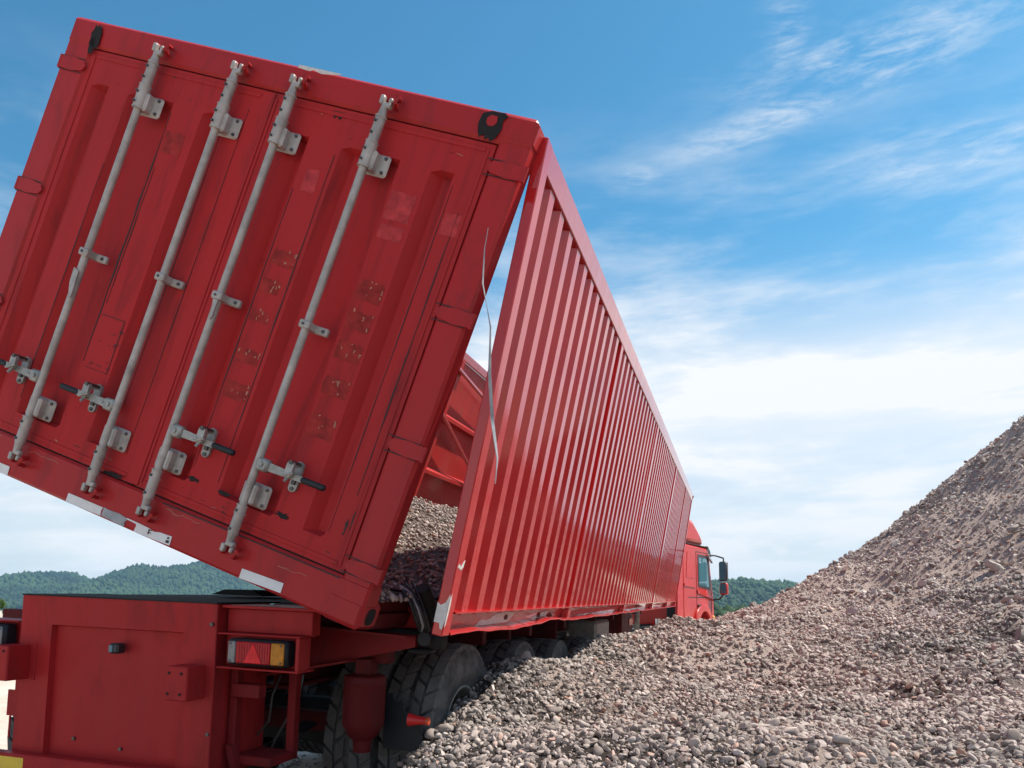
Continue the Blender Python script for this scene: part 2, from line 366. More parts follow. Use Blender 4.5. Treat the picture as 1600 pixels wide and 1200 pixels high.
# doors
def recdepth(s, recs, w=.042, d=.036):
    for a, b in recs:
        if a < s < b:
            return d
    return 0
def make_door(s0, s1, recs, hinge_s, hdir):
    ss = {s0, s1}
    for a, b in recs:
        w = min(.042, (b-a)*.42); ss |= {a, a+w, b-w*.4, b}
    ss = sorted(ss)
    t0, t1 = .190, 1.996; ts = [t0, .290, .308, 1.832, 1.848, t1]
    def dep(s, t):
        if not (.30 < t < 1.84): return 0
        for a, b in recs:
            w = min(.042, (b-a)*.42)
            if a+w-1e-6 <= s <= b-w*.4+1e-6: return .044
        return 0
    m = MB(); m.grid(ss, ts, lambda s, t: CF(s, .010+dep(s, t), t))
    m.box((s0, .011, t0), (s0+.004, .06, t1), CF); m.box((s1-.004, .011, t0), (s1, .06, t1), CF); m.box((s0+.005, .011, t0), (s1-.005, .06, t0+.004), CF); m.box((s0+.005, .011, t1-.004), (s1-.005, .06, t1), CF)
    m.box((s0+.006, .070, t0+.006), (s1-.006, .075, t1-.006), CF)
    d = cb(m, 'door', M['door'])
    # raised edge frame of the leaf
    m = MB(); e = .010
    for a, b, c_, f in ((s0+.02, s0+.035, t0+.02, t1-.02), (s1-.035, s1-.02, t0+.02, t1-.02)): m.rbox((a, .016-e, c_), (b, .0098, f), .002, CF)
    for c_, f in ((t0+.018, t0+.036), (t1-.036, t1-.018)): m.rbox((s0+.037, .016-e, c_), (s1-.037, .0098, f), .002, CF)
    cb(m, 'edge_strip', M['door'], d)
    m = MB(); g = .004
    m.box((s0-.004, .03, t0-.004), (s0-.001, .05, t1+.004), CF); m.box((s1+.001, .03, t0-.004), (s1+.004, .05, t1+.004), CF)
    m.box((s0, .022, t1+.0005), (s1, .05, t1+.006), CF); m.box((s0, .022, t0-.006), (s1, .05, t0-.0005), CF)
    cb(m, 'door_gasket', M['gasket'], d)
    for th in (1.905, 1.30, .745, .23):
        m = MB()
        a, b = (hinge_s, hinge_s+.155*hdir)
        pl = [(a, th-.028), (a+.07*hdir, th-.033), (a+.14*hdir, th-.022), (b, th), (a+.14*hdir, th+.022), (a+.07*hdir, th+.033), (a, th+.028)]
        m.prism(pl, .003, -.004, CFd)
        m.tube([(a-.006*hdir, .002, th-.031), (a-.006*hdir, .002, th+.031)], .009, 12, CF)
        cb(m, 'hinge', M['frame'], d, smooth=40)
        m = MB(); m.mark().box((min(a, b)-.01, .0015, th+.030), (max(a, b)-.02, .0028, th+.0345), CF); m.mark().box((min(a, b)-.01, .0015, th-.0345), (max(a, b)-.02, .0028, th-.030), CF)
        cb(m, 'hinge_gap', M['gasket'], d)
    return d
doorL = make_door(.162, 1.196, [(.225,.330),(.455,.717),(.890,1.010)], .012, 1)
doorR = make_door(1.214, 2.300, [(1.370,1.462),(1.630,1.915),(2.062,2.166)], 2.452, -1)
# overlapping centre seal of the right door
m = MB(); m.rbox((1.168, .004, .192), (1.232, .0095, 1.994), .003, CF); cb(m, 'centre_seal', M['door'], doorR)
# locking gear
def lock(door, s, hd):
    y = -.040
    m = MB(); m.tube([(s, y, .16), (s, y, 1.98)], .017, 14, CF); rod = cb(m, 'lock_rod', M['rod'], door, smooth=50)
    m = MB()
    for t in (.105, 2.045):
        sg = 1 if t > 1 else -1; m.mark()
        for a, b, r_ in (((1.765, 1.865, .026), (1.860, 1.975, .022), (1.970, 1.978, .025), (1.864, 1.870, .028), (1.762, 1.767, .028)) if t > 1 else ((.17, .295, .022), (.255, .262, .025), (.292, .297, .025))):
            m.tube([(s, y, a), (s, y, b)], r_, 16, CF)
        if t < 1: m.tube([(s, y, .175), (s, y, .135), (s, y, .12)], [.020, .016, .016], 10, CF)
        else: m.tube([(s, y, 1.972), (s, y, 2.005), (s, y, 2.02)], [.021, .016, .016], 10, CF)
        m.rbox((s-.028, y-.014, t-.018), (s-.008, y+.010, t+.018), .004, CF); m.rbox((s-.010, y-.014, t-sg*.022-.010), (s+.030, y+.010, t-sg*.022+.012), .004, CF); m.rbox((s+.014, y-.012, t-.012), (s+.03, y+.012, t+.012), .004, CF)
    cb(m, 'cam_end', M['rod'], door, smooth=40)
    m = MB()
    for t in (.095, 2.052):
        m.mark(); m.tube([(s+.034, -.010, t-.018), (s+.050, -.055, t-.012), (s+.052, -.052, t+.012), (s+.034, -.010, t+.020)], .010, 8, CF); m.mark().rbox((s-.040, -.028, t-.022), (s-.026, -.001, t+.022), .004, CF)
    cb(m, 'cam_keeper', M['frame'], door, smooth=40)
    m = MB()
    for t, w0, w1, h in ((1.80, -.034, .084, .046), (.352, -.045, .080, .050)):
        m.mark(); m.rbox((s+w0, -.006, t-h), (s+w1, .0125, t+h), .010, CF); m.rbox((s-.026, -.045, t-h*.9), (s-.014, .005, t+h*.9), .004, CF); m.rbox((s+.014, -.045, t-h*.9), (s+.040, .002, t+h*.9), .008, CF)
    m.mark(); t = 1.080; m.rbox((s-.026, y-.024, t-.017), (s+.025, .01, t+.017), .005, CF); m.rbox((s+.02, -.010, t-.017), (s+.082, .0125, t+.017), .005, CF)
    cb(m, 'rod_bracket', M['rod'], door, smooth=35)
    m = MB()
    for bs, bt, by in ((s+.066, 1.830, -.007), (s+.066, 1.770, -.007), (s+.064, .386, -.007), (s+.064, .318, -.007), (s+.062, 1.08, -.011), (s-.005, 1.83, -.071), (s-.005, 1.785, -.071), (s-.005, 1.95, -.066), (s-.005, 1.90, -.066), (s-.005, .27, -.066), (s-.005, .19, -.066), (s-.004, 1.08, -.065)):
        m.mark().tube([(bs, by+.004, bt), (bs, by-.004, bt)], .0075 if by > -.02 else .0055, 8, CF)
    cb(m, 'bolt', M['bolt'], door)
    th = .482; e = s + hd*.330
    m = MB(); m.rbox((min(s+hd*.005, s+hd*.060), y-.024, th-.027), (max(s+hd*.005, s+hd*.060), y+.020, th+.027), .008, CF)
    m.prism([(s+hd*.055, th-.018), (s+hd*.225, th-.012), (s+hd*.225, th+.012), (s+hd*.055, th+.018)], y-.010, y+.003, CFd)
    m.prism([(s+hd*.07, th-.004), (s+hd*.15, th-.003), (s+hd*.15, th+.003), (s+hd*.07, th+.004)], y-.013, y-.0105, CFd)
    m.tube([(s+hd*.030, y-.030, th), (s+hd*.030, y+.02, th)], .011, 10, CF)
    h = cb(m, 'handle', M['steel'], door, smooth=40)
    m = MB(); m.rbox((min(s+hd*.215, e), y-.014, th-.013), (max(s+hd*.215, e), y+.012, th+.013), .007, CF); cb(m, 'handle_grip', M['rubber'], door, smooth=40)
    c = s+hd*.165
    m = MB(); pl = [(c+.020*math.cos(a), th+(.045 if math.sin(a) > 0 else -.045)+.020*math.sin(a)) for a in [i*math.pi/8 for i in range(16)]]
    m.prism(pl, -.004, .0125, CFd)
    pl = [(c+.017*math.cos(a), th+.022+(.018 if math.sin(a) > 0 else -.018)+.017*math.sin(a)) for a in [i*math.pi/8 for i in range(16)]]
    m.prism(pl, y-.030, y-.014, CFd)
    m.tube([(c, y-.022, th+.035), (c, -.004, th+.05)], .008, 8, CF)
    m.tube([(c-.02, y-.034, th-.012), (c+.028, y-.036, th+.014)], .005, 6, CF); m.tube([(c, y-.034, th-.03), (c+.004, y-.018, th+.0)], .007, 6, CF)
    cb(m, 'handle_latch', M['steel'], door, smooth=35)
    m = MB()
    for t in (th+.052, th-.052): m.mark().tube([(c, -.009 if t < th else y-.036, t), (c, 0., t)], .009, 8, CF)
    m.mark().rbox((c-.008, -.014, th-.034), (c+.010, -.0045, th-.012), .002, CF)
    cb(m, 'bolt', M['bolt'], door)
for d, s, hd in ((doorL, .590, -1), (doorL, 1.033, -1), (doorR, 1.345, 1), (doorR, 1.795, 1)): lock(d, s, hd)
# torn sleeve ends hanging on two rods
m = MB(); m.prism([(.605,.99),(.612,.87),(.598,.865),(.578,.93),(.574,1.0)], -.064, -.058, CFd); cb(m, 'torn_sleeve', M['rod'], doorL)
m = MB(); m.prism([(1.362,1.06),(1.362,.99),(1.355,.975),(1.345,1.02),(1.338,1.06)], -.064, -.058, CFd); cb(m, 'torn_sleeve', M['rod'], doorR)
# markings: squares of old tape with torn edges and a few pale scratches
def sticker(s0, t0, s1, t1, seed, scr=True, mat='oldtape', door=doorR):
    q = random.Random(seed); P = []
    for k in range(40):
        u = k/10
        if u < 1: p = (u, 0)
        elif u < 2: p = (1, u-1)
        elif u < 3: p = (3-u, 1)
        else: p = (0, 4-u)
        P.append((s0+(s1-s0)*p[0]+q.uniform(-.004, .004), t0+(t1-t0)*p[1]+q.uniform(-.004, .004)))
    m = MB(); m.prism(P, .0088, .0096, CFd); st = cb(m, 'sticker', M[mat], door)
    if scr:
        m = MB()
        for i in range(6):
            m.mark(); a = s0+(s1-s0)*q.choice([q.uniform(.02,.98), q.uniform(.4,.7), .97]); b = t0+(t1-t0)*q.uniform(.02,.95); w = q.uniform(.0010,.003); h = q.uniform(.004,.022)
            m.prism([(a-w, b), (a+w*2, b+h*.1), (a+w*1.4+q.uniform(-.006,.006), b+h), (a+q.uniform(-.006,.004), b+h*.9)], .0079, .0086, CFd)
        cb(m, 'scratch_marks', M['tan'], door)
for i, (a, b, c_, d_) in enumerate([(1.485,1.29,1.60,1.355),(1.480,1.165,1.575,1.225),(1.480,1.035,1.575,1.085),(1.480,.855,1.595,.915),(1.478,.690,1.600,.765)]): sticker(a, b, c_, d_, 20+i)
for i, (a, b, c_, d_) in enumerate([(1.926,1.255,2.045,1.340),(1.926,1.130,2.045,1.205),(1.926,1.000,2.045,1.075),(1.926,.845,2.045,.920),(1.926,.665,2.045,.755)]): sticker(a, b, c_, d_, 40+i)
sticker(1.926,1.60,2.045,1.72, 60, False, 'ghost'); sticker(1.928,1.52,2.040,1.58, 61, False, 'ghost'); sticker(1.505,1.62,1.575,1.72, 62, False, 'ghost'); sticker(2.19,1.60,2.28,1.69, 63, False, 'ghost')
sticker(.735,1.62,.845,1.72, 64, False, 'oldtape', doorL)
q9 = random.Random(99)
for k_ in range(26):
    dr = doorL if k_ % 2 else doorR; lo, hi = ((.2, 1.15) if k_ % 2 else (1.25, 2.26)); cs_ = q9.uniform(lo, hi); ct_ = q9.uniform(.21, .275) if k_ % 3 else q9.uniform(1.86, 1.97)
    m = MB(); m.prism(rough_poly(cs_, ct_, q9.uniform(.004, .016), q9.uniform(.001, .003), 10, .45, k_, q9.uniform(-.3, .3)), .0088, .0096, CFd); cb(m, 'chipped_paint', M[q9.choice(['oldtape', 'gasket', 'tan'])], dr)
# riveted plate outline and dark grime streaks on the left door
m = MB(); a0, b0, a1, b1 = .735, .60, .872, .850
for x0, y0, x1, y1 in ((a0, b1-.003, a1, b1), (a1-.003, b0, a1, b1-.004), (a0, b0, a1-.004, b0+.002)): m.box((x0, .0078, y0), (x1, .0095, y1), CF)
q = random.Random(4)
for i in range(14): u = q.uniform(a0, a1); v = q.uniform(b0, b1-.01); m.box((u, .0075, v), (u+q.uniform(.004,.03), .0094, v+.003), CF)
cb(m, 'plate_outline', M['gasket'], doorL)
def streak(s, t0, t1, w, seed, door, mat='gasket'):
    q = random.Random(seed); n = 14; Lp = []; Rp = []
    for i in range(n+1):
        t = t0+(t1-t0)*i/n; ww = w*(.3+.7*q.random())*(math.sin(math.pi*min(max(i/n, .06), .94)))**.5; o = q.uniform(-.3, .3)*w
        Lp.append((s-ww+o, t)); Rp.append((s+ww+o, t))
    m = MB(); m.prism(Lp+Rp[::-1], .0080, .0095, CFd); cb(m, 'grime_streak', M[mat], door)
for a in ((.722, .62, 1.80, .006, 1, doorL), (.738, .90, 1.55, .003, 2, doorL), (1.470, .36, 1.62, .003, 3, doorR), (1.610, .34, 1.80, .0035, 14, doorR), (2.178, .32, 1.80, .0025, 4, doorR), (2.242, .50, 1.70, .004, 5, doorR), (2.262, .36, .44, .006, 6, doorR), (2.243, .33, .40, .009, 7, doorR), (.452, .36, 1.5, .003, 15, doorL), (1.018, .5, 1.8, .003, 16, doorL), (1.30, .4, 1.9, .002, 17, doorR), (1.12,.3,1.9,.002,18,doorL)): streak(*a)
blotch([(1.528,1.978),(1.56,1.981),(1.60,1.977),(1.612,1.968),(1.60,1.958),(1.585,1.962),(1.575,1.945),(1.56,1.962),(1.548,1.948),(1.54,1.962)], y=.0085, th=.001, parent=doorR)
for cs, ct, rs, rt, sd_, pr in ((1.66,.305,.035,.010,8,doorR),(1.955,.312,.035,.012,9,doorR),(1.49,.312,.03,.009,10,doorR),(1.10,.197,.05,.010,11,sill)): blotch(rough_poly(cs, ct, rs, rt, 16, .4, sd_), y=(.0088 if pr is doorR else -.002), th=.001, parent=pr)
m = MB(); m.box((1.39, -.0015, .165), (2.30, -.0002, .171), CF); cb(m, 'sill_groove', M['gasket'], sill)
for a0_, a1_, b0_, sd_ in ((.62, .80, .150, 1), (1.42, 1.60, .148, 2), (.30, .44, .162, 3), (2.02, 2.16, .12, 4)):
    qq = random.Random(sd_); up = [(a0_+(a1_-a0_)*i/8, b0_+qq.uniform(-.006, .006)) for i in range(9)]
    m = MB(); m.prism(up+[(x, y-qq.uniform(.0012, .003)) for x, y in up[::-1]], -.0008, -.0016, CFd); cb(m, 'paint_scratch', M['tan'], sill)
# reflective strips along the lower edge
def strip(P, mat, y=-.002, name='reflective_strip'):
    m = MB(); m.prism(P, y, y-.0015, CFd); return cb(m, name, M[mat], sill)
strip([(1.868,.004),(2.073,.016),(2.072,.058),(1.868,.046)], 'white')
strip([(.905,.002),(1.108,.008),(1.104,.030),(1.109,.046),(.905,.044)], 'white')
strip([(1.113,.010),(1.240,.004),(1.246,.012),(1.240,.024),(1.250,.036),(1.243,.044),(1.20,.050),(1.14,.046),(1.113,.049)], 'greytape')
strip([(1.245,.040),(1.300,.038),(1.305,.030),(1.301,.004),(1.400,.006),(1.498,.010),(1.495,.050),(1.43,.046),(1.40,.038),(1.37,.044),(1.31,.046),(1.27,.046),(1.245,.046)], 'white')
strip([(.30,.004),(.543,.004),(.541,.046),(.30,.042)], 'white')
strip([(1.49,.018),(1.475,.016),(1.474,.026),(1.488,.030)], 'gasket', -.0045, 'tape_hole'); strip([(1.485,.034),(1.475,.034),(1.478,.042),(1.486,.042)], 'gasket', -.0045, 'tape_hole')
strip([(1.39,.026),(1.378,.024),(1.379,.018),(1.374,.018),(1.373,.040),(1.39,.040),(1.389,.037),(1.378,.036),(1.378,.028),(1.388,.029)], 'gasket', -.0045, 'tape_mark')
# scraped paint on the top edge
m = MB(); m.prism([(1.30,2.117),(1.36,2.113),(1.38,2.121),(1.42,2.112),(1.50,2.122),(1.52,2.1305),(1.30,2.1305)], -.003, -.0015, CFd); cb(m, 'scraped_paint', M['primer'], header)

# body: floor, walls, rails
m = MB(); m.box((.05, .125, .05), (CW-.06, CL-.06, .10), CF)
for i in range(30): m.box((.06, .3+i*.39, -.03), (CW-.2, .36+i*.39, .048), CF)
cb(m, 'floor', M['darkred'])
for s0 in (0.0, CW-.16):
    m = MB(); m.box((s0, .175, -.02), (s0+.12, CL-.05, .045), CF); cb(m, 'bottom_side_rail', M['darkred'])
m = MB()
ys = []; y = .18
while y < CL-.1:
    ys += [(y, 0), (y+.06, 0), (y+.10, .036), (y+.16, .036)]; y += .20
m.grid([a for a, b in ys], [.105, 2.02], lambda yy, t: CF(.02+dict(ys)[yy], yy, t))
m.grid([a for a, b in ys], [.105, 2.02], lambda yy, t: CF(.016+dict(ys)[yy], yy, t))
# smooth inner lining with stiffening ledges
m2 = MB(); m2.box((.062, .18, .105), (.068, CL-.1, 2.05), CF)
lw = cb(m, 'left_wall', M['panel']); cb(m2, 'lining', M['inner'], lw)
m = MB()
for t in (1.40, .76): m.mark().prism([(.069, t-.03), (.069, t+.045), (.135, t+.01), (.135, t-.03)], .2, CL-.12, lambda a, b, d: CF(a, d, b))
cb(m, 'wall_ledge', M['inner'], lw)
m = MB()
for yy in np.arange(2.6, 11, 2.7): m.mark().rbox((.069, yy, .11), (.14, yy+.09, 2.04), .006, CF)
cb(m, 'wall_rib', M['inner'], lw)
m = MB()
for y0, t0, y1, t1 in ((5.2, 1.40, 7.6, .70), (5.2, 1.92, 7.4, 1.72)): m.mark().tube([(.165, y0, t0), (.165, y1, t1)], .022, 10, CF)
cb(m, 'brace_rod', M['rail'], lw)
m = MB(); m.rbox((.0, .175, 2.055), (.10, CL-.02, 2.145), .01, CF); cb(m, 'top_rail', M['rail'])
m = MB(); m.rbox((CW-.10, .11, 2.035), (CW-.035, CL-.02, 2.115), .01, CF); cb(m, 'top_rail', M['rail'])
m = MB()
m.grid(list(np.linspace(.05, CW-.05, 41)), [.1, 2.05], lambda s, t: CF(s, CL-.06+.03*(int(round((s-.05)/(CW-.1)*40))//2 % 2), t)); m.box((.0, CL-.02, .0), (.12, CL+.03, 2.1), CF); m.box((CW-.12, CL-.02, .0), (CW, CL+.03, 2.1), CF); m.box((.12, CL-.02, 2.0), (CW-.12, CL+.03, 2.1), CF)
cb(m, 'front_wall', M['panel'])

# hanging side panel: frame PF(y along, o outward, h down)
q00 = Vector((1.946, .09, 1.985)); q01 = Vector((1.581, .09, -.017)); q10 = Vector((1.908, 11.9, 2.007)); q11 = Vector((1.632, 11.9, -.051))
PH = 2.036; nO = (q01-q00).cross(Vector((0, 1, 0))).normalized()
if nO.x < 0: nO = -nO
def PF(y, o, h):
    a = (y-.09)/11.81; b = h/PH
    p = q00*(1-a)*(1-b)+q10*a*(1-b)+q01*(1-a)*b+q11*a*b+nO*o; return (p.x, p.y, p.z)
m = MB(); posts = [2.476, 5.17, 7.90, 10.12]; W2 = .042
def prof():
    pts = []; y = .19; edges = [p for p in posts]; k = 0
    while y < 11.78:
        for dy, o in ((0, -.050), (.050, -.050), (.088, -.006), (.162, -.006)):
            pts.append((y+dy, o))
        y += .1985
    return [p for p in pts if p[0] < 11.84]
pr = prof(); hs = [.10]+list(np.linspace(.3, 1.7, 8))+[1.955]
dent = lambda y, h: .0014*noise.noise(Vector((y*1.7, h*2.1, 3.3)))
m.add([PF(y, o+dent(y, h), h) for y, o in pr for h in hs], [(i*len(hs)+j, (i+1)*len(hs)+j, (i+1)*len(hs)+j+1, i*len(hs)+j+1) for i in range(len(pr)-1) for j in range(len(hs)-1)])
side = cb(m, 'side_panel', M['panel'])
m = MB(); m.box((.16, -.056, .1), (11.84, -.053, 1.95), PF); cb(m, 'panel_lining', M['inner'], side)
m = MB(); m.prism([(-.052, 0.), (-.004, 0.), (.002, .006), (.002, .114), (-.002, .118), (-.052, .118)], .10, 11.9, lambda a, b, d: PF(d, a, b)); cb(m, 'top_rail', M['rail'], side)
m = MB(); m.rbox((.085, -.044, .0), (.165, .003, PH), .004, PF); cb(m, 'rear_stile', M['panel'], side, smooth=30)
m = MB(); m.rbox((11.83, -.05, .12), (11.9, .003, PH), .006, PF); cb(m, 'front_stile', M['panel'], side, smooth=30)
for p in posts:
    m = MB(); m.rbox((p-W2, -.045, .119), (p+W2, .002, PH-.001), .004, PF); cb(m, 'panel_post', M['panel'], side, smooth=30)
# bottom channel with dented lower flange
m = MB()
def lip(y): return PH + .010*noise.noise(Vector((y*1.3, 0, 9))) - .016*math.exp(-((y-2.1)/.35)**2) + .008*noise.noise(Vector((y*5, 0, 2)))
yy = list(np.linspace(.168, 11.83, 260))
sect = lambda y: [(-.012, 1.938), (.010, 1.938), (.010, 1.944), (-.040, 1.950), (-.046, lip(y)-.014), (.006, lip(y)-.008), (.008, lip(y)), (-.060, lip(y)), (-.062, 1.938)]
ns = 9; m.add([PF(y, o, h) for y in yy for o, h in sect(y)], [(i*ns+j, (i+1)*ns+j, (i+1)*ns+(j+1) % ns, i*ns+(j+1) % ns) for i in range(len(yy)-1) for j in range(ns)])
chan = cb(m, 'bottom_rail', M['panel'], side)
m = MB(); m.prism([(.0855,1.87),(.092,1.885),(.10,1.86),(.104,1.90),(.100,1.96),(.094,1.99),(.0855,2.0)], .0033, .0043, lambda a, b, d: PF(a, d, b)); 
m.prism([(-.0435,1.905),(-.03,1.915),(-.01,1.90),(.0025,1.865),(.0025,1.97),(-.004,2.01),(-.014,2.005),(-.02,1.985),(-.0435,1.985)], .0835, .0845, lambda a, b, d: PF(d, a, b)); cb(m, 'scraped_paint', M['primer'], side)
def scr(P, o=-.0395, mat='primer', name='scraped_paint', oo=None):
    m = MB(); m.prism(P, o, o+.0012, lambda a, b, d: PF(a, d - (b-1.95)/(.07)*.006, b)); cb(m, name, M[mat], chan)
scr([(.62,2.022),(.66,2.000),(.70,1.992),(.76,1.998),(.82,1.990),(.90,1.970),(1.00,1.962),(1.18,1.958),(1.24,1.966),(1.22,1.985),(1.18,2.005),(1.15,2.018),(.9,2.02)])
scr([(1.05,1.985),(1.07,1.978),(1.10,1.975),(1.12,1.985),(1.12,2.004),(1.07,2.004)], -.0375, 'darkred', 'drain_hole')
scr([(1.62,2.008),(1.72,1.992),(1.80,2.005),(1.85,1.978),(2.02,1.972),(1.96,2.010)]); scr([(1.74,2.006),(1.80,1.976),(1.84,2.006)], -.0375, 'darkred', 'dent'); scr([(2.03,2.006),(2.10,1.984),(2.16,2.006)], -.0375, 'darkred', 'dent')
scr([(2.62,2.02),(2.75,1.985),(3.2,1.975),(4.1,1.972),(4.9,1.965),(5.05,1.99),(4.5,2.0),(3.6,2.012),(3.0,2.02)], mat='ghost'); scr([(5.35,2.01),(5.8,1.975),(6.6,1.968),(7.2,2.0),(6.2,2.012)], mat='ghost'); scr([(6.3,1.99),(6.5,1.972),(6.8,1.99),(6.55,2.004)], -.0375, 'darkred', 'dent')
scr([(8.2,1.99),(8.9,1.97),(9.8,1.97),(9.4,2.0)], mat='ghost')
m = MB()
for y, h in ((.13,1.735),): m.prism([(y-.035,h+.02),(y-.02,h+.005),(y,h+.018),(y+.02,h-.002),(y+.036,h-.012),(y+.03,h+.018),(y+.01,h+.03)], .0033, .0043, lambda a, b, d: PF(a, d, b))
cb(m, 'scraped_paint', M['primer'], side)
m = MB(); m.prism([(.30,.225),(.318,.215),(.322,.26),(.31,.30),(.318,.31),(.30,.325),(.305,.28)], -.0115, -.0105, lambda a, b, d: PF(a, d, b)); cb(m, 'torn_hole', M['gasket'], side)
# loose twisted trim strip hanging out of the gap
tp = [(1.675,-.02,1.56),(1.660,-.01,1.48),(1.655,0,1.35),(1.690,.01,1.18),(1.690,.02,1.00),(1.700,.05,.82),(1.725,.05,.68),(1.72,.05,.56)]
tw = [0.2,.5,1.2,2.3,3.0,3.9,4.6,4.9]; ww = [.001,.002,.0035,.0045,.006,.007,.007,.0015]
pts = []; 
for i in range(len(tp)-1):
    for k in range(6):
        a = k/6; pts.append([tp[i][j]*(1-a)+tp[i+1][j]*a for j in range(3)]+[tw[i]*(1-a)+tw[i+1]*a, ww[i]*(1-a)+ww[i+1]*a])
vs = []; fs = []
for i, (x, y, z, t, w) in enumerate(pts):
    u = Vector((math.cos(t), math.sin(t), 0))*w; v = Vector((-math.sin(t), math.cos(t), 0))*.0012
    for a, b in ((1,1),(-1,1),(-1,-1),(1,-1)): vs.append(Vector((x+.085, y-.045, z))+u*a+v*b)
    if i: fs += [((i-1)*4+k, (i-1)*4+(k+1)%4, i*4+(k+1)%4, i*4+k) for k in range(4)]
m = MB(); m.add(vs, fs); cb(m, 'trim_strip', M['greytape'], smooth=60)

# ---------------------------------------------------------------- semi-trailer chassis
TBs = (0., .1, -1.2)
trl = empty('semi_trailer', frame(TBs), 'red semi-trailer chassis under the tipped container, with square tail box and rear lamps', 'trailer')
def tb(mb, name, mat, parent=None, **k): return mb.build(name, mat, parent or trl, TBs, **k)
XL, XR, ZT, ZB = -.530, .528, .068, -.690
YT = .106
m = MB()
# face with a recessed centre panel
pl0, pl1, pz0, pz1 = -.352, .368, -.665, -.062
us = [XL, pl0, pl0+.006, pl1-.006, pl1, XR]; vz = [ZB, pz0, pz0+.006, pz1-.006, pz1, ZT]
def tf(u, v):
    d = .028 if (pl0 < u < pl1 and pz0 < v < pz1) else 0
    k = (v-ZT)/(ZB-ZT); return (u+(.012*k if u > .5 else 0), YT+d, v)
m.grid(us, vz, tf)
m.box((XL, YT+.001, ZB), (XL+.008, .52, ZT), None); m.box((XR-.008, YT+.001, ZB), (XR, .52, ZT)); m.box((XL+.009, .512, ZB), (XR-.009, .52, ZT-.006))
box_ = tb(m, 'tail_box', M['tail'], smooth=0)
m = MB(); m.box((XL-.004, YT-.004, ZT+.0005), (XR+.004, .60, ZT+.007)); m.box((XL+.03, .60, ZT-.004), (1.0, 3.6, ZT+.004)); tb(m, 'top_plate', M['black'])
m = MB(); m.rbox((XR-.014, YT-.004, ZB), (XR+.010, YT+.012, ZT), .003); tb(m, 'edge_strip', M['tail'], box_)
m = MB(); m.prism([(-.10,.075),(-.02,.105),(.16,.107),(.22,.075)], 1.0, 1.5, lambda a, b, d: (a-.06, d, b+.012)); tb(m, 'container_rest', M['black'])
m = MB(); m.mark().tube([(-.205, YT+.018, -.575), (-.205, YT+.03, -.575)], .008, 10); m.mark().tube([(.055, YT+.018, -.60), (.055, YT+.03, -.60)], .008, 10); m.mark().tube([(.518, YT-.016, -.02), (.518, YT, -.02)], .009, 8); m.mark().tube([(.526, YT-.012, -.49), (.526, YT+.01, -.49)], .008, 8)
tb(m, 'bolt', M['bolt'])
# two bracket boxes on the tail
for x0, x1, z0, z1, hol in ((-.560, -.458, -.318, -.160, ((.25,.85),(.75,.85))), (.392, .498, -.340, -.196, ((.15,.8),(.72,.8),(.12,.2),(.70,.2)))):
    m = MB(); m.rbox((x0, YT-.125, z0), (x1, YT-.003, z1), .005); m.rbox((x0+.045, YT-.006, z0-.004), (x1+.03, YT+.004, z1+.012), .002)
    bk = tb(m, 'tail_bracket', M['tail'], smooth=30)
    m = MB()
    for u, v in hol: m.mark().tube([(x0+(x1-x0)*u, YT-.1275, z0+(z1-z0)*v), (x0+(x1-x0)*u, YT-.1245, z0+(z1-z0)*v)], .0065, 10)
    tb(m, 'bolt_hole', M['soot'], bk)
# small black rear camera
m = MB(); m.rbox((.010, YT-.040, -.172), (.060, YT+.014, -.126), .008); ca = tb(m, 'rear_camera', M['plastic'], smooth=30); m = MB(); m.rbox((.014, YT-.044, -.166), (.036, YT-.0405, -.134), .002); tb(m, 'camera_lens', M['glass'], ca)
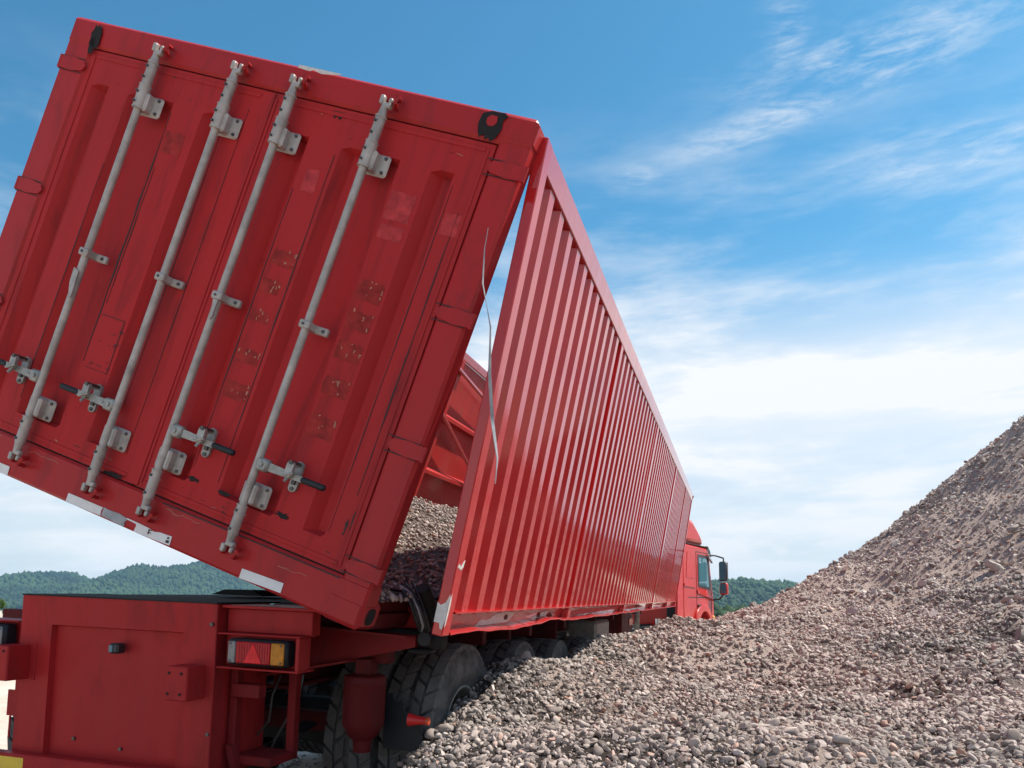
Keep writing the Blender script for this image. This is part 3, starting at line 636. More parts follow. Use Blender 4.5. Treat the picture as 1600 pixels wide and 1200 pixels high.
# lamp arms with lamp clusters
for sg in (1, -1):
    def X(x): return x if sg > 0 else -x + (.0)
    def bx(m, a, b, r_=.004):
        x0, x1 = sorted((X(a[0]), X(b[0]))); m.rbox((x0, a[1], a[2]), (x1, b[1], b[2]), r_)
    m = MB()
    
    if sg > 0: bx(m, (.545, YT+.06, -.052), (.965, YT+.13, .052)); bx(m, (.540, YT+.02, .053), (1.0, YT+.30, .066), .002)
    bx(m, (.545, YT-.005, -.060), (.945, YT+.13, -.053), .002); bx(m, (.545, YT-.005, -.206), (.945, YT+.13, -.198), .002)
    bx(m, (.545, YT+.06, -.1975), (.940, YT+.10, -.0605)); bx(m, (.928, YT-.005, -.1975), (.945, YT+.055, -.0605), .002)
    arm = tb(m, 'lamp_arm', M['tail'], smooth=30)
    x0, x1, z0, z1 = .604, .896, -.186, -.074
    m = MB(); a, b = sorted((X(x0), X(x1))); m.rbox((a, YT-.018, z0), (b, YT+.055, z1), .012); lamp = tb(m, 'tail_lamp', M['rubber'], smooth=40)
    e = .010
    def lens(u0, u1, mat, nm, y=-.026, P=None):
        a, b = sorted((X(x0+e+(x1-x0-2*e)*u0), X(x0+e+(x1-x0-2*e)*u1)))
        m = MB(); m.rbox((a, YT+y, z0+e), (b, YT-.0175, z1-e), .004); tb(m, nm, M[mat], lamp, smooth=40)
    lens(0, .14, 'lamp_white', 'clear_lens'); lens(.145, .76, 'lamp_redd', 'red_lens'); lens(.765, 1, 'lamp_amber', 'amber_lens')
    m = MB(); w = x1-x0-2*e; xx = lambda u: X(x0+e+w*u)
    m.prism([(xx(.30), z0+e+.004), (xx(.62), z0+e+.004), (xx(.46), z1-e-.006)], YT-.0285, YT-.0265, lambda a, b, d: (a, d, b)); tb(m, 'triangle_reflector', M['lamp_red'], lamp)
    m = MB()
    for i in range(1, 13): m.box((xx(.17+.59*i/13)-.0006, YT-.0275, z0+e+.006), (xx(.17+.59*i/13)+.0006, YT-.0262, z1-e-.006))
    tb(m, 'lens_ribs', M['lamp_redd'], lamp)
    m = MB()
    for u, v in ((.05,.1),(.05,.9),(.95,.1),(.95,.9)): m.mark().tube([(xx(u), YT-.030, z0+e+(z1-z0-2*e)*v), (xx(u), YT-.02, z0+e+(z1-z0-2*e)*v)], .0045, 8)
    tb(m, 'lens_screw', M['bolt'], lamp)
# lower bumper beam with warning stripes
m = MB(); m.rbox((-1.12, YT-.065, -.765), (1.12, YT-.006, -.650), .006); bum = tb(m, 'bumper', M['tail'], smooth=30)
for i in range(14):
    x = -1.022+i*.159
    m = MB(); m.prism([(x, -.760), (x+.155, -.760), (x+.155, -.664), (x, -.664)], YT-.0665, YT-.0655, lambda a, b, d: (a, d, b))
    if x < -.42 or x > .56: tb(m, 'warning_stripe', M['yellow'] if i % 2 == 1 else M['redtape'], bum)
m = MB(); m.box((-.60, YT+.02, -.50), (-.545, YT+.03, -.38)); m.box((-.578, YT+.015, -.60), (-.570, YT+.02, -.50)); m.box((-.56, YT+.02, -.38), (-.552, YT+.03, -.30)); tb(m, 'side_bracket', M['tail'])
# chassis beams
for x in (.50, -.56):
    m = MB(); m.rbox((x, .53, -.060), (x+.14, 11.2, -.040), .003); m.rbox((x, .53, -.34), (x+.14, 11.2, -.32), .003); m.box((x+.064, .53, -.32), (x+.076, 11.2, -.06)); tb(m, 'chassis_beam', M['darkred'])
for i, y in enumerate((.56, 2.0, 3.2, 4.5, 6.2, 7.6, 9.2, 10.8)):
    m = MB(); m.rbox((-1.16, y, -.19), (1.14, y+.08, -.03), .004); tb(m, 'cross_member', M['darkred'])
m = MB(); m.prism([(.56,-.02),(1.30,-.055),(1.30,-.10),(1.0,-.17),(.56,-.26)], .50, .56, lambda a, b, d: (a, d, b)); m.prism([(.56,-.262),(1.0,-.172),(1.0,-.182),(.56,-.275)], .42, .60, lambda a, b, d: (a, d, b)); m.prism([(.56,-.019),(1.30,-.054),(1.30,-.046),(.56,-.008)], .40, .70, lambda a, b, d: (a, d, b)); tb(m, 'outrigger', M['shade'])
m = MB(); m.rbox((1.11, .60, -.02), (1.31, .80, .10), .01); tb(m, 'hinge_block', M['tail'])
m = MB(); m.tube([(1.16, .56, -.06), (1.42, .56, -.075)], [.040, .036], 16); m.tube([(1.32, .50, .17), (1.34, .62, .02), (1.33, .58, -.10)], [.035, .045, .035], 12); m.rbox((1.26, .5, -.13), (1.36, .62, -.11), .008); tb(m, 'tipping_pivot', M['black'], smooth=50)
m = MB(); m.tube([(1.345, .49, -.060), (1.345, .56, -.064)], .032, 16); tb(m, 'pivot_pin', M['rubber'], smooth=50)
for j in range(5):
    q = random.Random(j); P = [(1.15+.03*j, .5, .16+.008*j), (1.24+.02*j, .47, .155-.005*j), (1.29+.02*j, .45, .10-.015*j), (1.315+.016*j, .47, .02-.01*j), (1.32, .52, -.04)]
    PP = []
    for i in range(len(P)-1):
        for k in range(4): a = k/4; PP.append([P[i][n]*(1-a)+P[i+1][n]*a for n in range(3)])
    m = MB(); m.tube(PP, .006 if j else .009, 6); tb(m, 'air_hose', M['greytape'] if j == 2 else M['plastic'], smooth=60)
for P, r_ in (([(.62,.5,-.27),(.61,.45,-.36),(.60,.45,-.48),(.54,.45,-.55)], .005), ([(.74,.5,-.26),(.735,.48,-.36),(.69,.46,-.46),(.64,.45,-.56),(.60,.45,-.66)], .005)):
    m = MB(); m.tube(P, r_, 6); tb(m, 'air_hose', M['bolt'])
# ladder-like bracket right of the tail box
m = MB(); m.rbox((.56, .20, -.34), (.70, .26, -.28), .004); m.rbox((.54, .22, -.62), (.575, .27, -.22), .004); m.rbox((.71, .42, -.64), (.75, .47, -.22), .004); m.rbox((.56, .24, -.64), (.75, .45, -.60), .004)
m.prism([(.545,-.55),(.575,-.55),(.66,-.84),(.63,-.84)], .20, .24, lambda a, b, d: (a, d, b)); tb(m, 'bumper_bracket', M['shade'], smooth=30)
# vertical air tank
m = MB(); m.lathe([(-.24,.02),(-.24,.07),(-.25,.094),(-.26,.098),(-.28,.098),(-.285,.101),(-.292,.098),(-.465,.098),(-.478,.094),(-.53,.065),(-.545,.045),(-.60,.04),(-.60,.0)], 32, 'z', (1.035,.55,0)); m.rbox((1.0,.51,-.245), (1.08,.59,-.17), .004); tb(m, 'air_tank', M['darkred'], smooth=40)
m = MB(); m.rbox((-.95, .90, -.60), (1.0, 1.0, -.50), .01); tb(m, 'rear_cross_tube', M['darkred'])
# rear mud flap with torn edge, marker lamp
m = MB(); fl = [(1.09,-.74),(1.285,-.74),(1.295,-.70),(1.285,-.60),(1.262,-.58),(1.25,-.61),(1.225,-.55),(1.20,-.56),(1.18,-.50),(1.15,-.52),(1.13,-.47),(1.09,-.48)]
m.prism([(a-.02, b+.13) for a, b in fl], .70, .712, lambda a, b, d: (a, d, b)); tb(m, 'mud_flap', M['rubber'])
m = MB(); m.lathe([(.03,.0),(.03,.032),(.07,.022),(.115,.017)], 16, 'x', (1.19,.66,-.455)); tb(m, 'marker_stalk', M['redtape'], smooth=40)
m = MB(); m.lathe([(.115,.0175),(.120,.021),(.131,.018),(.135,.0)], 16, 'x', (1.19,.66,-.455)); tb(m, 'marker_lamp', M['orange'], smooth=50)
# wheels
def tyre_mesh(w, Rr=.52):
    m = MB(); h = w/2
    pr = [(-h*.72,.275),(-h*.85,.30),(-h*1.04,.37),(-h*1.06,.42),(-h*.98,.475),(-h*.90,Rr-.022),(-h*.5,Rr-.017),(0,Rr-.016),(h*.5,Rr-.017),(h*.90,Rr-.022),(h*.98,.475),(h*1.06,.42),(h*1.04,.37),(h*.85,.30),(h*.72,.275),(-h*.72,.275)]
    m.lathe(pr, 64, 'x')
    n = 30
    for k in range(n):       # tread blocks: zigzag rows
        for c, (x0, x1, off, sk) in enumerate(((-h*.96,-h*.52,.0,.35),(-h*.47,-.012,.5,-.30),(.012,h*.47,0.,.30),(h*.52,h*.96,.5,-.35))):
            a0 = 2*math.pi*(k+off)/n; da = 2*math.pi/n*.80; vs = []
            for rr in (Rr-.026, Rr):
                for (x, u) in ((x0,0),(x1,0),(x1,1),(x0,1)):
                    xm = (x-x0)/(x1-x0); a = a0+da*u+sk*2*math.pi/n*(xm-.5); sh = .0035 if rr == Rr else 0
                    xx = x+(sh if x == x0 else -sh); r2 = rr-(.008 if abs(x) > h*.9 else 0)
                    vs.append((xx, r2*math.cos(a), r2*math.sin(a)))
            m.add(vs, [(4,5,6,7),(0,1,5,4),(1,2,6,5),(2,3,7,6),(3,0,4,7)])
    return m
def rim_mesh(side):
    s = side; m = MB()
    m.lathe([(.115*s,.285),(.125*s,.290),(.125*s,.278),(.10*s,.262),(.02*s,.255),(-.03*s,.25),(-.04*s,.20),(-.02*s,.15),(.0,.13),(.05*s,.10),(.10*s,.095),(.115*s,.07),(.115*s,.0)], 40, 'x')
    m.lathe([(.115*s,.285),(-.125*s,.285)], 40, 'x')
    for k in range(10): a = 2*math.pi*k/10; m.tube([(-.04*s, .175*math.cos(a), .175*math.sin(a)), (.0, .175*math.cos(a), .175*math.sin(a))], .015, 6)
    return m
rimp = {}; tym = None
axz = [(1.27,-.645),(2.52,-.70),(3.72,-.755),(5.02,-.80)]
first = {}
for (y, z) in axz:
    for sg in (1, -1):
        for x in (1.15, .85):
            zz = z-(.10 if sg < 0 else 0)
            if sg not in first:
                ro = rim_mesh(sg).build('wheel', M['steel'], trl, (0,0,0), smooth=40); to = tyre_mesh(.275).build('tyre', M['tyre'], ro, (0,0,0), smooth=40); to.data.materials.append(M['tread']); mi = np.zeros(len(to.data.polygons), np.int32); mi[960:] = 1; to.data.polygons.foreach_set('material_index', mi); first[sg] = (ro, to)
            else:
                ro = first[sg][0].copy(); col.objects.link(ro); ro.parent = trl; to = first[sg][1].copy(); col.objects.link(to); to.parent = ro
            ro.location = (sg*x-TBs[0], y-TBs[1], zz-TBs[2]); ro.rotation_euler = (random.uniform(0, 3), 0, 0)
    m = MB(); m.rbox((-.75, y-.06, z-.08), (.75, y+.06, z+.02), .01); tb(m, 'axle', M['black'])
    m = MB(); m.mark().prism([(-.5,.02),(-.2,.10),(.2,.10),(.5,.02),(.2,.06),(-.2,.06)], .52, .60, lambda a, b, d, y=y, z=z: (d, y+a, z+b+.04)); m.mark().prism([(-.5,.02),(-.2,.10),(.2,.10),(.5,.02),(.2,.06),(-.2,.06)], -.60, -.52, lambda a, b, d, y=y, z=z: (d, y+a, z+b+.04)); tb(m, 'leaf_spring', M['black'])
# boxes, spare parts and side marker lamps along the chassis
m = MB(); m.mark().rbox((.80, 2.9, -.28), (1.06, 2.96, -.05), .01); m.mark().rbox((.80, 4.35, -.28), (1.10, 4.4, -.05), .01); tb(m, 'spring_hanger', M['darkred'])
m = MB(); m.rbox((.85, 6.0, -.55), (1.2, 6.9, -.16), .03); tb(m, 'tool_box', M['steel'], smooth=30)
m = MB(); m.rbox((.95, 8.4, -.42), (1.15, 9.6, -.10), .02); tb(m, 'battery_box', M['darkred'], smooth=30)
m = MB(); m.rbox((1.155, 9.1, -.32), (1.165, 9.5, -.22), .003); tb(m, 'side_marker', M['orange'])
m = MB(); m.tube([(1.1, 10.6, -.05), (1.1, 10.6, -1.0)], .045, 10); m.rbox((1.0, 10.5, -1.05), (1.2, 10.7, -1.0), .01); tb(m, 'landing_leg', M['steel'])

# ---------------------------------------------------------------- tractor unit, turned slightly to the right of the trailer
HD = R(-31.0)
tm = Matrix.Translation((3.66, 16.95, 0.0)) @ Matrix.Rotation(HD, 4, 'Z')
trk = empty('truck', tm, 'bright red lorry cab with roof fairing and black mirrors in front of the container', 'truck')
def kb(mb, name, mat, parent=None, **k): return mb.build(name, mat, parent or trk, (0,0,0), **k)
# local frame: x to the right (0 = right side), y forward (0 = cab rear), z up
WC = 2.42
side_prof = [(0,.98),(0,2.72),(.25,2.80),(1.75,2.78),(1.90,2.66),(2.08,1.95),(2.20,1.55),(2.22,.62),(2.05,.52),(1.98,.80),(1.90,1.10),(1.62,1.38),(1.05,1.38),(.74,1.10),(.70,.98)]
m = MB(); m.prism(side_prof, -WC, 0, lambda a, b, d: (d, a, b)); cab = kb(m, 'cab', M['cab'], bevel=.05, smooth=40)
m = MB(); fp = [(.0,2.80),(.0,3.40),(.45,3.46),(.95,3.36),(1.42,3.12),(1.78,2.84)]
m.prism(fp, -WC+.04, -.04, lambda a, b, d: (d, a, b)); kb(m, 'roof_fairing', M['cab'], bevel=.12, smooth=50)
m = MB(); m.rbox((-WC+.02, .04, 2.795), (.004, 1.86, 2.815), .006); kb(m, 'roof_seam', M['gasket'])
m = MB(); m.prism([(1.70,2.60),(1.95,2.66),(2.08,2.60),(1.98,2.74),(1.80,2.84)], -WC+.1, -.02, lambda a, b, d: (d, a+.06, b)); kb(m, 'sun_visor', M['plastic'])
m = MB(); m.prism([(-.42,1.05),(-.02,1.05),(-.02,2.72),(-.10,2.62),(-.36,1.75)], -.05, .004, lambda a, b, d: (d, a, b)); kb(m, 'side_fairing', M['cab'])
m = MB(); wp_ = [(1.02,1.86),(1.98,1.80),(1.78,2.60),(1.02,2.60)]; m.prism(wp_, .003, .006, lambda a, b, d: (d, a, b)); wf = kb(m, 'door_window', M['plastic'])
m = MB(); m.prism([(1.08,1.92),(1.80,1.87),(1.66,2.53),(1.08,2.53)], .0065, .010, lambda a, b, d: (d, a, b)); kb(m, 'pane', M['glass'], wf)
m = MB()
for a, b, c_, d_ in ((.90,1.02,.915,2.66),(.30,1.62,1.98,1.635),(.92,1.32,2.04,1.33),(2.0,1.0,2.015,1.80),(.92,2.65,1.78,2.66)): m.box((.0015, a, b), (.006, c_, d_))
kb(m, 'door_seam', M['gasket'], cab)
m = MB(); m.prism([(.04,1.86),(.80,1.84),(.80,1.90),(.04,1.92)], .0, .02, lambda a, b, d: (d, a, b)); m.prism([(.20,2.05),(.80,2.05),(.80,2.62),(.30,2.62)], .001, .008, lambda a, b, d: (d, a, b)); m.prism([(.92,1.72),(2.05,1.60),(2.05,1.66),(.92,1.79)], .001, .025, lambda a, b, d: (d, a, b)); kb(m, 'body_crease', M['cab'], cab)
m = MB(); m.rbox((.006, .96, 1.42), (.035, 1.22, 1.47), .01); kb(m, 'door_handle', M['plastic'])
# wheel arch with rounded mudguard
arc = [(1.32+.64*math.cos(a), 1.0+.48*math.sin(a)) for a in [R(x) for x in range(-8, 189, 14)]] ; inn = [(1.36+.42*math.cos(a), .92+.38*math.sin(a)) for a in [R(x) for x in range(188, -9, -14)]]
m = MB(); m.prism(arc+inn, -.30, .05, lambda a, b, d: (d, a, b)); kb(m, 'mudguard', M['cab'], bevel=.03, smooth=40)
def twheel(x, y, sg):
    ro = first[sg][0].copy(); ro.data = first[sg][0].data; col.objects.link(ro); ro.parent = trk; ro.location = (x, y, .50)
    to = first[sg][1].copy(); col.objects.link(to); to.parent = ro
for x, sg in ((-.16, 1), (-WC+.16, -1)):
    twheel(x, 1.30, sg)
for yy in (-2.6, -3.9):
    for x, sg in ((-.14, 1), (-WC+.14, -1)): twheel(x, yy, sg)
m = MB(); m.rbox((-.05, 1.98, 1.02), (.03, 2.20, 1.22), .03); kb(m, 'corner_lamp', M['lamp_amber'])
m = MB(); m.rbox((.004, 2.06, 1.02), (.018, 2.16, 1.16), .003); kb(m, 'headlight', M['lamp_white'])
m = MB(); m.add([(-WC+.14,2.115,1.86),(-.14,2.115,1.86),(-.2,1.935,2.58),(-WC+.2,1.935,2.58),(-WC+.14,2.10,1.85),(-.14,2.10,1.85),(-.2,1.92,2.57),(-WC+.2,1.92,2.57)], [(0,1,2,3),(4,7,6,5),(0,4,5,1),(1,5,6,2),(2,6,7,3),(3,7,4,0)]); kb(m, 'windscreen', M['glass'])
m = MB(); m.rbox((-WC-.02, 2.14, .50), (.02, 2.32, .92), .05); kb(m, 'front_bumper', M['cab'], smooth=40)
# mirrors on black arms
for x, sg in ((0.0, 1), (-WC, -1)):
    m = MB(); m.tube([(x, 1.72, 2.62), (x+sg*.12, 1.98, 2.62), (x+sg*.27, 2.12, 2.56), (x+sg*.27, 2.12, 2.46)], .020, 8); m.tube([(x, 2.10, 1.58), (x+sg*.16, 2.12, 1.60), (x+sg*.26, 2.12, 1.72)], .020, 8); arm = kb(m, 'mirror_arm', M['plastic'], smooth=60)
    m = MB(); a, b = sorted((x+sg*.17, x+sg*.36)); m.rbox((a, 2.05, 2.02), (b, 2.20, 2.48), .03); kb(m, 'mirror', M['plastic'], arm, smooth=40)
    m = MB(); m.rbox((a, 2.06, 1.70), (b, 2.19, 1.98), .03); kb(m, 'mirror', M['cab'], arm, smooth=40)
    m = MB(); m.rbox((a+.02, 2.045, 2.05), (b-.02, 2.0495, 2.45), .002); m.rbox((a+.02, 2.052, 1.73), (b-.02, 2.0565, 1.95), .002); kb(m, 'mirror_glass', M['glass'], arm)
m = MB(); m.prism([(1.70,2.62),(1.92,2.52),(1.98,2.44),(1.86,2.50),(1.70,2.55)], .01, .06, lambda a, b, d: (d, a, b)); kb(m, 'window_visor', M['chrome'])
# chassis behind the cab
for x in (-.82, -1.68):
    m = MB(); m.rbox((x, -4.8, .80), (x+.08, 2.0, 1.05), .01); kb(m, 'chassis_rail', M['black'])
m = MB(); m.rbox((-.55, -1.3, .52), (-.06, -.35, 1.02), .06); kb(m, 'fuel_tank', M['black'], smooth=40)
m = MB(); m.rbox((-.30, -.25, .60), (-.02, -.02, 1.55), .03); kb(m, 'air_intake', M['black'], smooth=40)
m = MB(); m.tube([(-.02, -1.5, .75), (-.02, -1.5, 1.18)], .05, 10); kb(m, 'exhaust_stub', M['chrome'], smooth=50)
m = MB(); m.rbox((-.16, -1.42, .72), (.02, -1.36, 1.02), .01); kb(m, 'filter_unit', M['lamp_white'])

# ---------------------------------------------------------------- gravel heightfield (thin plate surface through surveyed heights)
CP = []
def cp(px, py, d):
    a = (px-800)/1236.43; b = (837.3-py)/1236.43; cP, sP = math.cos(PITCH), math.sin(PITCH)
    y = cP-b*sP; z = sP+b*cP; k = d/y; CP.append((a*k, d, CAMH+z*k))
for a in [(650,1200,3.55),(720,1200,3.3),(800,1200,3.15),(1000,1200,3.0),(1300,1200,2.95),(1600,1200,2.95),(700,1122,4.05),(730,1080,4.55),(770,1047,5.2),(835,1040,6.1),(890,1028,7.0),(940,1000,7.9),(1035,978,9.5),(1080,992,10.6),
          (850,1120,4.3),(1000,1110,4.7),(950,1050,6.0),(1150,1060,6.6),(1150,1000,9.0),(1130,966,13.0),(1180,952,13.4),(1235,924,13.7),(1310,878,13.5),(1400,820,13.2),(1500,742,12.7),(1600,655,12.2),
          (1300,1100,4.8),(1300,1010,7.6),(1280,950,10.5),(1400,900,10.8),(1450,1000,7.8),(1600,1100,4.6),(1600,1000,6.8),(1600,900,8.8),(1600,800,10.3),(1500,850,10.6),(1600,730,11.3)]: cp(*a)
CP += [(2.0,15.5,.55),(3.6,17.5,.35),(5.5,17.5,.9),(8.0,16.5,2.4),(10.5,15.5,3.9),(10.5,12.0,5.0),(13.5,11.5,5.6),(13.5,16,4.6),(11,8,4.2),(8.2,6,2.5),(15,7,5.2),(10,3,2.4),(6,2.5,1.35),(6,-1,1.0),(10,-2,2.0),(3,.5,.75),(1,1.2,.62),(0,2.4,.55),(-.7,2.6,.30),(-.6,0,.2),(0,-2.5,.3),(4,-3,.6),
       (-1.3,3.4,.06),(-.78,3.75,.30),(-.80,3.3,.28),(-.75,2.9,.35),(-.95,4.2,.2),(-1.15,4.6,.12),(-.75,5.6,.2),(-.3,7,.25),(.3,8.8,.25),(1.0,11,.25),(-2.2,4,0),(-2,6.5,0),(-1.2,9,0),(0,12,0),(1.2,14.5,.1),(-2,1,0),(-3,3,0),(17,14,5),(18,3,4.6),(15,20,2.5),(9,21,.8),(4,21,.2)]
CP = np.array(CP)
def U(r2): return .5*r2*np.log(np.maximum(r2, 1e-12))
n = len(CP); D2 = ((CP[:,None,:2]-CP[None,:,:2])**2).sum(-1); A = np.zeros((n+3, n+3)); A[:n,:n] = U(D2)+np.eye(n)*.02
A[:n,n] = 1; A[:n,n+1:] = CP[:,:2]; A[n,:n] = 1; A[n+1:,:n] = CP[:,:2].T
sol = np.linalg.solve(A, np.concatenate([CP[:,2], [0,0,0]]))
def tps(x, y):
    sh = x.shape; x = x.ravel(); y = y.ravel(); o = sol[n]+sol[n+1]*x+sol[n+2]*y
    for i in range(n): o = o+sol[i]*U((x-CP[i,0])**2+(y-CP[i,1])**2)
    return o.reshape(sh)
# value noise in numpy
def vnoise(x, y, seed):
    g = np.random.default_rng(seed).random((256, 256)); xi = np.floor(x).astype(int); yi = np.floor(y).astype(int); fx = x-xi; fy = y-yi
    fx = fx*fx*(3-2*fx); fy = fy*fy*(3-2*fy); a = g[xi % 256, yi % 256]; b = g[(xi+1) % 256, yi % 256]; c = g[xi % 256, (yi+1) % 256]; d = g[(xi+1) % 256, (yi+1) % 256]
    return (a*(1-fx)+b*fx)*(1-fy)+(c*(1-fx)+d*fx)*fy-.5
def fbm(x, y, s, seed, oct=4):
    o = 0
    for i in range(oct): o = o+vnoise(x*s*2**i, y*s*2**i, seed+i)/2**i
    return o
GX0, GX1, GY0, GY1 = -6., 24., -5., 25.
NXg, NYg = 520, 520
gx = np.linspace(GX0, GX1, NXg); gy = np.linspace(GY0, GY1, NYg); GXm, GYm = np.meshgrid(gx, gy, indexing='ij')
Z = tps(GXm, GYm)
edge = np.minimum(np.minimum((GXm-GX0)/3, (GX1-GXm)/5), np.minimum((GYm-GY0)/2.5, (GY1-GYm)/5)); edge = np.clip(edge, 0, 1); edge = edge*edge*(3-2*edge)
Z = np.maximum(Z, -.05)
def dustf(x, y):
    d = np.clip((fbm(x*1.0+y*.25, y*.75, .55, 51, 4)+.02+.17*np.clip((y-6)/5, 0, 1))*5, 0, 1)
    for cx, cy, r_ in ((1.15,3.15,.42),(1.75,3.95,.28),(2.75,4.75,.55),(.75,5.5,.35),(5.6,11.8,1.3),(4.4,12.6,1.2),(3.2,3.2,.3),(7.3,11.6,1.2),(3.4,9.3,.9),(2.0,7.2,.7),(4.9,8.2,.8),(1.9,4.9,.35),(.3,4.9,.22),(6.6,9.6,1.0)): d = np.maximum(d, np.clip(1.35*np.exp(-((x-cx)/r_)**2-((y-cy)/r_)**2)+fbm(x, y, 2.4, 57, 3)*.7-.15, 0, 1))
    return d
Z = Z + fbm(GXm, GYm, .9, 11)*.13*np.clip(Z*2, 0, 1) + fbm(GXm, GYm, 2.6, 21)*.085*np.clip(Z*3+.1, 0, 1)
Z = Z + dustf(GXm, GYm)*.030*np.clip(Z*3, 0, 1)
_u = np.clip(((CP[:36,0]-GX0)/(GX1-GX0)*(NXg-1)).astype(int), 0, NXg-1); _v = np.clip(((CP[:36,1]-GY0)/(GY1-GY0)*(NYg-1)).astype(int), 0, NYg-1)
_res = Z[_u,_v]-CP[:36,2]+.015; _n = 0; _d = 1e-3+.25
for i in range(len(_res)):
    g_ = np.exp(-((GXm-CP[i,0])**2+(GYm-CP[i,1])**2)/(.045*(1+CP[i,1]))**1.0); _n = _n+_res[i]*g_; _d = _d+g_
Z = Z-_n/_d
# loose run-off grooves down the big slope
Z = Z*edge - .06*(1-edge)
def hz(x, y):
    u = (x-GX0)/(GX1-GX0)*(NXg-1); v = (y-GY0)/(GY1-GY0)*(NYg-1); i = np.clip(u.astype(int), 0, NXg-2); j = np.clip(v.astype(int), 0, NYg-2); a = u-i; b = v-j
    return Z[i,j]*(1-a)*(1-b)+Z[i+1,j]*a*(1-b)+Z[i,j+1]*(1-a)*b+Z[i+1,j+1]*a*b
V = np.stack([GXm.ravel(), GYm.ravel(), Z.ravel()], 1)
ii, jj = np.meshgrid(np.arange(NXg-1), np.arange(NYg-1), indexing='ij'); b0 = (ii*NYg+jj).ravel()
Fq = np.stack([b0, b0+NYg, b0+NYg+1, b0+1], 1)
keep = Z.ravel()[Fq].max(1) > -.03; Fq = Fq[keep]
pile = fastmesh('gravel_pile', V, Fq, M['dirt'], None, True, {'tone': dustf(GXm, GYm).ravel()}); tag(pile, 'big dusty mound of tipped river gravel rising to the right of the truck', 'gravel pile', kind='stuff')

# stones
def ico(sub):
    import bmesh
    bm = bmesh.new(); bmesh.ops.create_icosphere(bm, subdivisions=sub, radius=1.0); v = np.array([x.co[:] for x in bm.verts]); f = np.array([[w.index for w in q.verts] for q in bm.faces]); bm.free(); return v, f
def variants(sub, nv, ang, seed):
    v, f = ico(sub); q = np.random.default_rng(seed); out_ = []
    for k in range(nv):
        w = v.copy()
        for c in range(ang):         # flatten with random cutting planes: facets like a worn stone
            d = q.normal(size=3); d /= np.linalg.norm(d); h = q.uniform(.32, .80); pr_ = w@d; over = np.maximum(pr_-h, 0); w = w-np.outer(over*.92, d)
        w = w*(1+.06*q.normal(size=(len(w),1))); out_.append(w)
    return np.array(out_), f
def rand_rot(nn, nrm, q, tilt=.45):
    # local z near the surface normal
    z = nrm + q.normal(size=(nn,3))*tilt; z /= np.linalg.norm(z, axis=1)[:,None]
    a = q.normal(size=(nn,3)); x = np.cross(a, z); x /= np.linalg.norm(x, axis=1)[:,None]; y = np.cross(z, x); return np.stack([x, y, z], 2)
def stones(P, nrm, size, sub, q, ang=5, seed=1, nv=16, sink=.12, flat=(.35,.78), tilt=.45):
    B, f = variants(sub, nv, ang, seed); nn = len(P); k = q.integers(0, nv, nn); Rm = rand_rot(nn, nrm, q, tilt)
    sc = np.stack([size*q.uniform(.8,1.25,nn), size*q.uniform(.5,1.0,nn), size*q.uniform(flat[0],flat[1],nn)], 1)
    loc = B[k]*sc[:,None,:]; W = np.einsum('nij,nvj->nvi', Rm, loc)+P[:,None,:]+(nrm*(sc[:,2]*(1-2*sink))[:,None])[:,None,:]
    nvv = B.shape[1]; Fc = (f[None]+(np.arange(nn)*nvv)[:,None,None]).reshape(-1,3)
    t = q.beta(2.2,2.2,nn)*.88; t = np.where(q.random(nn) < .045, q.uniform(.93,1.,nn), t); return W.reshape(-1,3), Fc, np.repeat(t, nvv)
def pile_pts(nn, q, rmin, rmax, a0, a1):
    th = q.uniform(a0, a1, nn); r_ = np.sqrt(q.uniform(rmin**2, rmax**2, nn)); return r_*np.sin(th), r_*np.cos(th)
def normals(x, y, e=.06):
    dx = (hz(x+e, y)-hz(x-e, y))/(2*e); dy = (hz(x, y+e)-hz(x, y-e))/(2*e); nv_ = np.stack([-dx,-dy,np.ones_like(dx)],1); return nv_/np.linalg.norm(nv_,axis=1)[:,None]
q = np.random.default_rng(5)
def field(nn, rmin, rmax, smin, smax, sub, seed, ang, a0=-.30, a1=.80, thin=.5, pw=1.6, tilt=.5):
    x, y = pile_pts(nn, q, rmin, rmax, a0, a1); z = hz(x, y)-.004
    keepm = (z > .05) & (q.random(nn) > dustf(x, y)*(1-thin))            # fine dusty patches carry fewer stones; x, y, z = x[keepm], y[keepm], z[keepm]; nn = len(x)
    size = smin+(smax-smin)*q.random(nn)**pw
    return stones(np.stack([x,y,z],1), normals(x,y), size, sub, q, ang, seed, tilt=tilt)
def link_stones(parts, name, label, cat, parent=None, smooth=True):
    Vs = []; Fs = []; Ts = []; o = 0
    for v, f, t in parts: Vs.append(v); Fs.append(f+o); Ts.append(t); o += len(v)
    if isinstance(smooth, str): smooth = np.concatenate([np.full(len(f), i == 1 or i == 5) for i, f in enumerate(Fs)])
    ob = fastmesh(name, np.concatenate(Vs), np.concatenate(Fs), M['stone'], parent, smooth, {'tone': np.concatenate(Ts)})
    if label: tag(ob, label, cat)
    tag(ob, kind='stuff'); return ob
parts = [field(30000, 2.2, 6.0, .009, .027, 2, 3, 7, thin=.05, a0=-.35, pw=1.7, tilt=.75), field(9000, 2.2, 6.0, .009, .024, 2, 7, 3, thin=.12, a0=-.35), field(60000, 2.2, 6.0, .003, .009, 1, 5, 3, thin=.25, a0=-.35),
         field(33000, 6.0, 10.5, .012, .040, 1, 4, 5, thin=.03, pw=1.7, tilt=.75), field(45000, 6.0, 10.5, .006, .012, 1, 8, 4, thin=.15),
         field(450, 2.6, 12, .030, .046, 2, 6, 6, thin=.2, pw=2.)]
parts = [(v, f, np.where(t > .9, t, np.clip(t-.07, 0, .9))) for v, f, t in parts]
